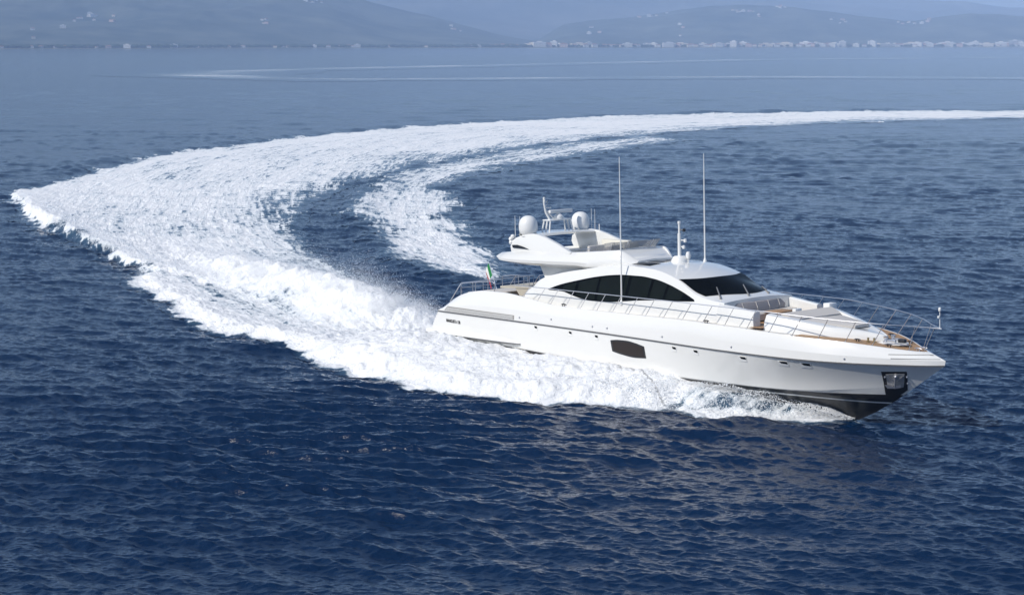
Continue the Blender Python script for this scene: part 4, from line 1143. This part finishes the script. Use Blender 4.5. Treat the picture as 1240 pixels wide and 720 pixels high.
# ================================================================== far coast, hills and the air
def hill_mat(name, a, b, sc):
    m = bpy.data.materials.new(name); m.use_nodes = True
    nt = m.node_tree; p = nt.nodes['Principled BSDF']; p.inputs['Roughness'].default_value = 0.95
    p.inputs['Specular IOR Level'].default_value = 0.1
    g = nt.nodes.new('ShaderNodeNewGeometry'); n = nt.nodes.new('ShaderNodeTexNoise')
    n.inputs['Scale'].default_value = sc; n.inputs['Detail'].default_value = 8; n.inputs['Roughness'].default_value = 0.65
    nt.links.new(g.outputs['Position'], n.inputs['Vector'])
    cr = nt.nodes.new('ShaderNodeValToRGB')
    cr.color_ramp.elements[0].position = 0.38; cr.color_ramp.elements[0].color = (*a, 1)
    cr.color_ramp.elements[1].position = 0.68; cr.color_ramp.elements[1].color = (*b, 1)
    nt.links.new(n.outputs['Fac'], cr.inputs[0]); nt.links.new(cr.outputs[0], p.inputs['Base Color'])
    return m
M['hill'] = hill_mat('wooded hillside', (0.035, 0.052, 0.030), (0.15, 0.16, 0.11), 0.004)
M['rock'] = hill_mat('bare mountainside', (0.06, 0.07, 0.045), (0.20, 0.19, 0.15), 0.0015)
M['plain'] = hill_mat('coastal plain', (0.05, 0.07, 0.035), (0.22, 0.20, 0.14), 0.01)
M['leaves'] = hill_mat('pine foliage', (0.020, 0.035, 0.016), (0.05, 0.07, 0.03), 0.05)

def az_of(px): return math.atan((px - 620.0)/2350.0)
SHORE = pchip([-0.9, az_of(0), az_of(400), az_of(800), az_of(1240), 0.9], [4500, 6050, 6900, 7900, 9000, 12500])
def ridge_fn(pts, D):
    return pchip([az_of(x) for x, y in pts], [CAM_H + (52.0 - y)/2350.0*D for x, y in pts])
RIDGES = {}
def ridge(name, pts, D, r0, back, m, seed, rough, shape=1.3):
    fn = ridge_fn(pts, D)
    az = np.linspace(az_of(pts[0][0]), az_of(pts[-1][0]), 420); t = np.concatenate([np.linspace(0, 1, 60), np.linspace(1.03, 1 + back, 10)])
    A, T = np.meshgrid(az, t, indexing='ij')
    sh = r0(A); r = sh + (D - sh)*T
    x, y = r*np.sin(A), r*np.cos(A)
    n1 = fbm(x/1100, y/1100, 6, seed) - 0.5; n2 = 1 - np.abs(2*fbm(x/700 + 9, y/1500, 5, seed + 7) - 1)
    prof = np.where(T <= 1, np.clip(T, 0, 1)**shape, np.clip(1 - (T - 1)/back, 0, 1)**1.2)
    env = np.clip(T, 0, 1)*np.clip(1.15 - T*0.62, .1, 1)*1.6
    z = fn(A)*(prof + rough*env*(n1*1.0 + (n2 - 0.72)*0.5)*(1 - 0.55*np.exp(-((T - 1)/.12)**2)))
    z = np.maximum(z, -2 + 4*np.clip(T*20, 0, 1))
    RIDGES[name] = (az, t, r, z)
    V = np.stack([x, y, z], -1); na, ntt = A.shape
    i = np.arange(na*ntt).reshape(na, ntt)
    q = np.stack([i[:-1, :-1], i[1:, :-1], i[1:, 1:], i[:-1, 1:]], -1).reshape(-1, 4)
    o = mesh_obj(name, V.reshape(-1, 3), q.tolist(), m)
    return tag(o, None, None, None, 'structure')
# low plain behind the beach, all along the shore
az = np.radians(np.linspace(-50, 50, 300)); V = []; F = []
for k, d in enumerate((-30, 40, 400, 2500, 9500)):
    for a in az: V.append(((SHORE(a) + d)*math.sin(a), (SHORE(a) + d)*math.cos(a), (-3, 2.5, 4, 12, 20)[k]))
for k in range(4):
    for j in range(299): F.append((k*300 + j, (k+1)*300 + j, (k+1)*300 + j + 1, k*300 + j + 1))
tag(mesh_obj('coastal_plain_ground', V, F, M['plain']), 'flat shore strip at the far side of the sea', None, None, 'structure')
# wooded spur on the right, mountain on the left, pale range behind everything
ridge('hill', [(560, 51.5), (610, 50), (645, 49), (685, 31), (735, 25), (785, 20), (835, 12.5), (890, 10), (940, 11.5), (990, 15), (1045, 21), (1095, 26), (1140, 20.5), (1185, 18), (1240, 22), (1330, 30), (1450, 36)],
      10500, lambda a: SHORE(a) + 350, 0.5, M['hill'], 5, 0.70)
ridge('mountain', [(-420, -30), (-200, -36), (0, -38), (150, -36), (300, -28), (400, -14), (450, 4), (500, 17), (560, 30), (610, 43), (650, 50)],
      9400, lambda a: SHORE(a) + 300, 0.5, M['hill'], 15, 0.60, 1.15)
ridge('mountain_range', [(-420, -60), (0, -40), (200, -40), (420, -38), (600, -34), (760, -28), (900, -22), (1000, -12), (1080, -2), (1120, 2.5), (1180, 6), (1240, 9.5), (1350, 4), (1500, 0)],
      16500, lambda a: SHORE(a) + 3200, 0.3, M['rock'], 25, 0.70, 1.0)

# belt of pines behind the beach: a mass nobody could count
n = 5200
a = np.radians(rng.uniform(-21, 21, n)); d = rng.uniform(55, 330, n)
keep = (fbm(a*160, d*0 + 3.0, 3, 111) > 0.36) | (rng.random(n) < 0.25)
a, d = a[keep], d[keep]
ico = bmesh.new(); bmesh.ops.create_icosphere(ico, subdivisions=1, radius=1); iv = np.array([v.co[:] for v in ico.verts]); jf = np.array([[v.index for v in f.verts] for f in ico.faces]); ico.free()
r_ = SHORE(a) + d; cx, cyy = r_*np.sin(a), r_*np.cos(a); hh = rng.uniform(5, 10.5, len(a))
V = (iv[None]*(1 + 0.25*rng.normal(size=(len(a), len(iv), 1))))*np.stack([rng.uniform(7, 16, len(a)), rng.uniform(7, 16, len(a)), hh*0.55], -1)[:, None, :] + np.stack([cx, cyy, hh*0.6 + 2.5], -1)[:, None, :]
F = (jf[None] + (np.arange(len(a))*len(iv))[:, None, None]).reshape(-1, 3)
tag(mesh_obj('pine_belt', V.reshape(-1, 3), F.tolist(), M['leaves'], None, False), 'dark belt of shoreline pines between the far seafront buildings', 'trees', None, 'stuff')

# seafront buildings: walls with window bands and a roof, every one an object
WALLS = [mat('pale stucco', (0.72, 0.70, 0.66), 0.8), mat('cream stucco', (0.70, 0.62, 0.50), 0.8), mat('pink stucco', (0.62, 0.46, 0.40), 0.8)]
M['tile'] = mat('roof tile', (0.36, 0.17, 0.10), 0.85); M['winband'] = mat('window band', (0.06, 0.07, 0.09), 0.2)
def building_mesh(w, dpt, h, wall, roof):
    q = MB(); q.box((-w/2, -dpt/2, -1), (w/2, dpt/2, h), 0)
    ns = max(1, int(h/3.4)); nw = max(2, int(w/4))
    for i in range(ns):
        z = 1.2 + i*3.4
        for j in range(nw):
            x = -w/2 + (j + .5)*w/nw
            q.box((x - .8, -dpt/2 - .06, z), (x + .8, -dpt/2 + .1, z + 1.5), 2)
    if roof == 'hip':
        o = 0.7; z = h
        q.add([(-w/2-o, -dpt/2-o, z), (w/2+o, -dpt/2-o, z), (w/2+o, dpt/2+o, z), (-w/2-o, dpt/2+o, z), (-w/2+dpt/2.5, 0, z + dpt/5), (w/2-dpt/2.5, 0, z + dpt/5)],
              [[0, 1, 5, 4], [1, 2, 5], [2, 3, 4, 5], [3, 0, 4], [3, 2, 1, 0]], 1)
    else:
        q.box((-w/2 - .3, -dpt/2 - .3, h), (w/2 + .3, dpt/2 + .3, h + .8), 0); q.box((-w/5, -2, h + .8), (w/5, 2, h + 3.2), 0)
    o = q.build('building', [WALLS[wall], M['tile'], M['winband']]); return o
KINDS = [building_mesh(16, 11, 7.5, 0, 'hip'), building_mesh(24, 13, 11, 0, 'flat'), building_mesh(34, 14, 13, 0, 'flat'), building_mesh(14, 10, 6.5, 1, 'hip'), building_mesh(20, 12, 16, 0, 'flat'), building_mesh(46, 15, 10, 1, 'flat'), building_mesh(22, 12, 9, 2, 'hip')]
used = [False]*len(KINDS)
def put(k, x, y, z, rot, label, cat, group, sc=1.0):
    o = KINDS[k]
    if used[k]: o = o.copy(); link(o)
    used[k] = True
    o.location = (x, y, z); o.rotation_euler = (0, 0, rot); o.scale = (sc, sc, sc)
    return tag(o, label, cat, group)
r2 = random.Random(5)
px = -40.0
while px < 1290:
    dense = 0.55 if px < 420 else (0.8 if px < 640 else 1.75)
    px += r2.uniform(3.2, 9.5)/dense*(1.0 if r2.random() > .2 else 1.8)
    a = az_of(px); d = r2.choice([45, 60, 90, 140, 220])
    k = r2.choice([0, 0, 1, 1, 2, 3, 3, 4, 5, 6]) if px > 640 else r2.choice([0, 0, 3, 3, 6, 1])
    rr_ = float(SHORE(a)) + d
    put(k, rr_*math.sin(a), rr_*math.cos(a), 2.4, -a + r2.uniform(-.3, .3), 'small pale seafront building among trees on the far shore below the hills', 'building', 'buildings along the far seafront', r2.uniform(1.0, 1.4)*(1.1 if px > 600 else 0.68))
# the two large hotels that stand out at the right end
def hotel(px, floors, w, name_label):
    a = az_of(px); rr_ = float(SHORE(a)) + 70
    root = bpy.data.objects.new('hotel', None); link(root); root.location = (rr_*math.sin(a), rr_*math.cos(a), 2.4); root.rotation_euler = (0, 0, -a)
    h = floors*3.3
    MB().box((-w/2, -8, -1), (w/2, 8, h)).build('wall', WALLS[1] if floors > 7 else WALLS[0], root)
    for i in range(floors):
        MB().box((-w/2 - .5, -9.3, i*3.3 + 3.0), (w/2 + .5, -8.0, i*3.3 + 3.9)).build('balcony', WALLS[0], root)
        MB().box((-w/2 + 1, -8.08, i*3.3 + 0.9), (w/2 - 1, -7.9, i*3.3 + 2.7)).build('window_row', M['winband'], root)
    MB().box((-w/2 - .6, -8.6, h), (w/2 + .6, 8.6, h + .8)).box((-w/6, -4, h + .8), (w/6, 4, h + 4)).build('roof', WALLS[0], root)
    tag(root, name_label, 'hotel')
hotel(1224, 8, 58, 'largest cream seafront hotel with stacked balconies at the right end of the far shore')
hotel(1071, 4, 60, 'long low white seafront block on the far shore, left of the tall cream hotel')
# white houses on the slopes
def on_ridge(name, a, t):
    az_, t_, r, z = RIDGES[name]
    i = int(np.clip(np.searchsorted(az_, a), 1, len(az_) - 1)); tt = np.clip(np.searchsorted(t_, t), 1, 59)
    return r[i, tt]*math.sin(a), r[i, tt]*math.cos(a), z[i, tt]
for (c0, w, name, t0, tw, cnt) in ((785, 26, 'hill', .93, .05, 9), (905, 26, 'hill', .80, .06, 10), (1105, 28, 'hill', .86, .08, 9), (715, 14, 'hill', .55, .1, 4), (930, 30, 'hill', .97, .03, 6), (830, 20, 'hill', .45, .1, 3), (1010, 24, 'hill', .7, .08, 4),
                                   (110, 30, 'mountain', .42, .06, 10), (145, 12, 'mountain', .38, .04, 5), (380, 22, 'mountain', .66, .06, 9), (325, 14, 'mountain', .30, .04, 4), (550, 14, 'mountain', .72, .08, 4), (60, 30, 'mountain', .2, .06, 3)):
    for _ in range(cnt):
        a = az_of(r2.gauss(c0, w*0.45)); x, y, z = on_ridge(name, a, t0 + r2.uniform(-tw, tw))
        put(r2.choice([0, 3, 0, 6, 1]), x, y, z + .5, -a + r2.uniform(-.5, .5), 'tiny white village house scattered on the hazy slopes above the far shore', 'house', 'village houses on the far slopes', r2.uniform(0.65, 0.95))

# the air: one even pale volume round everything but the sky
hz_m = bpy.data.materials.new('sea haze'); hz_m.use_nodes = True
nt = hz_m.node_tree; nt.nodes.remove(nt.nodes['Principled BSDF'])
pv = nt.nodes.new('ShaderNodeVolumePrincipled')
pv.inputs['Color'].default_value = (0.52, 0.70, 1.0, 1); pv.inputs['Density'].default_value = HAZE_DENSITY
pv.inputs['Anisotropy'].default_value = -0.35
nt.links.new(pv.outputs[0], nt.nodes['Material Output'].inputs['Volume'])
hzo = MB().box((-26000, -26000, -4), (26000, 26000, 760)).build('haze', hz_m)
tag(hzo, 'pale blue sea haze that softens the far coast', 'haze', None, 'stuff')
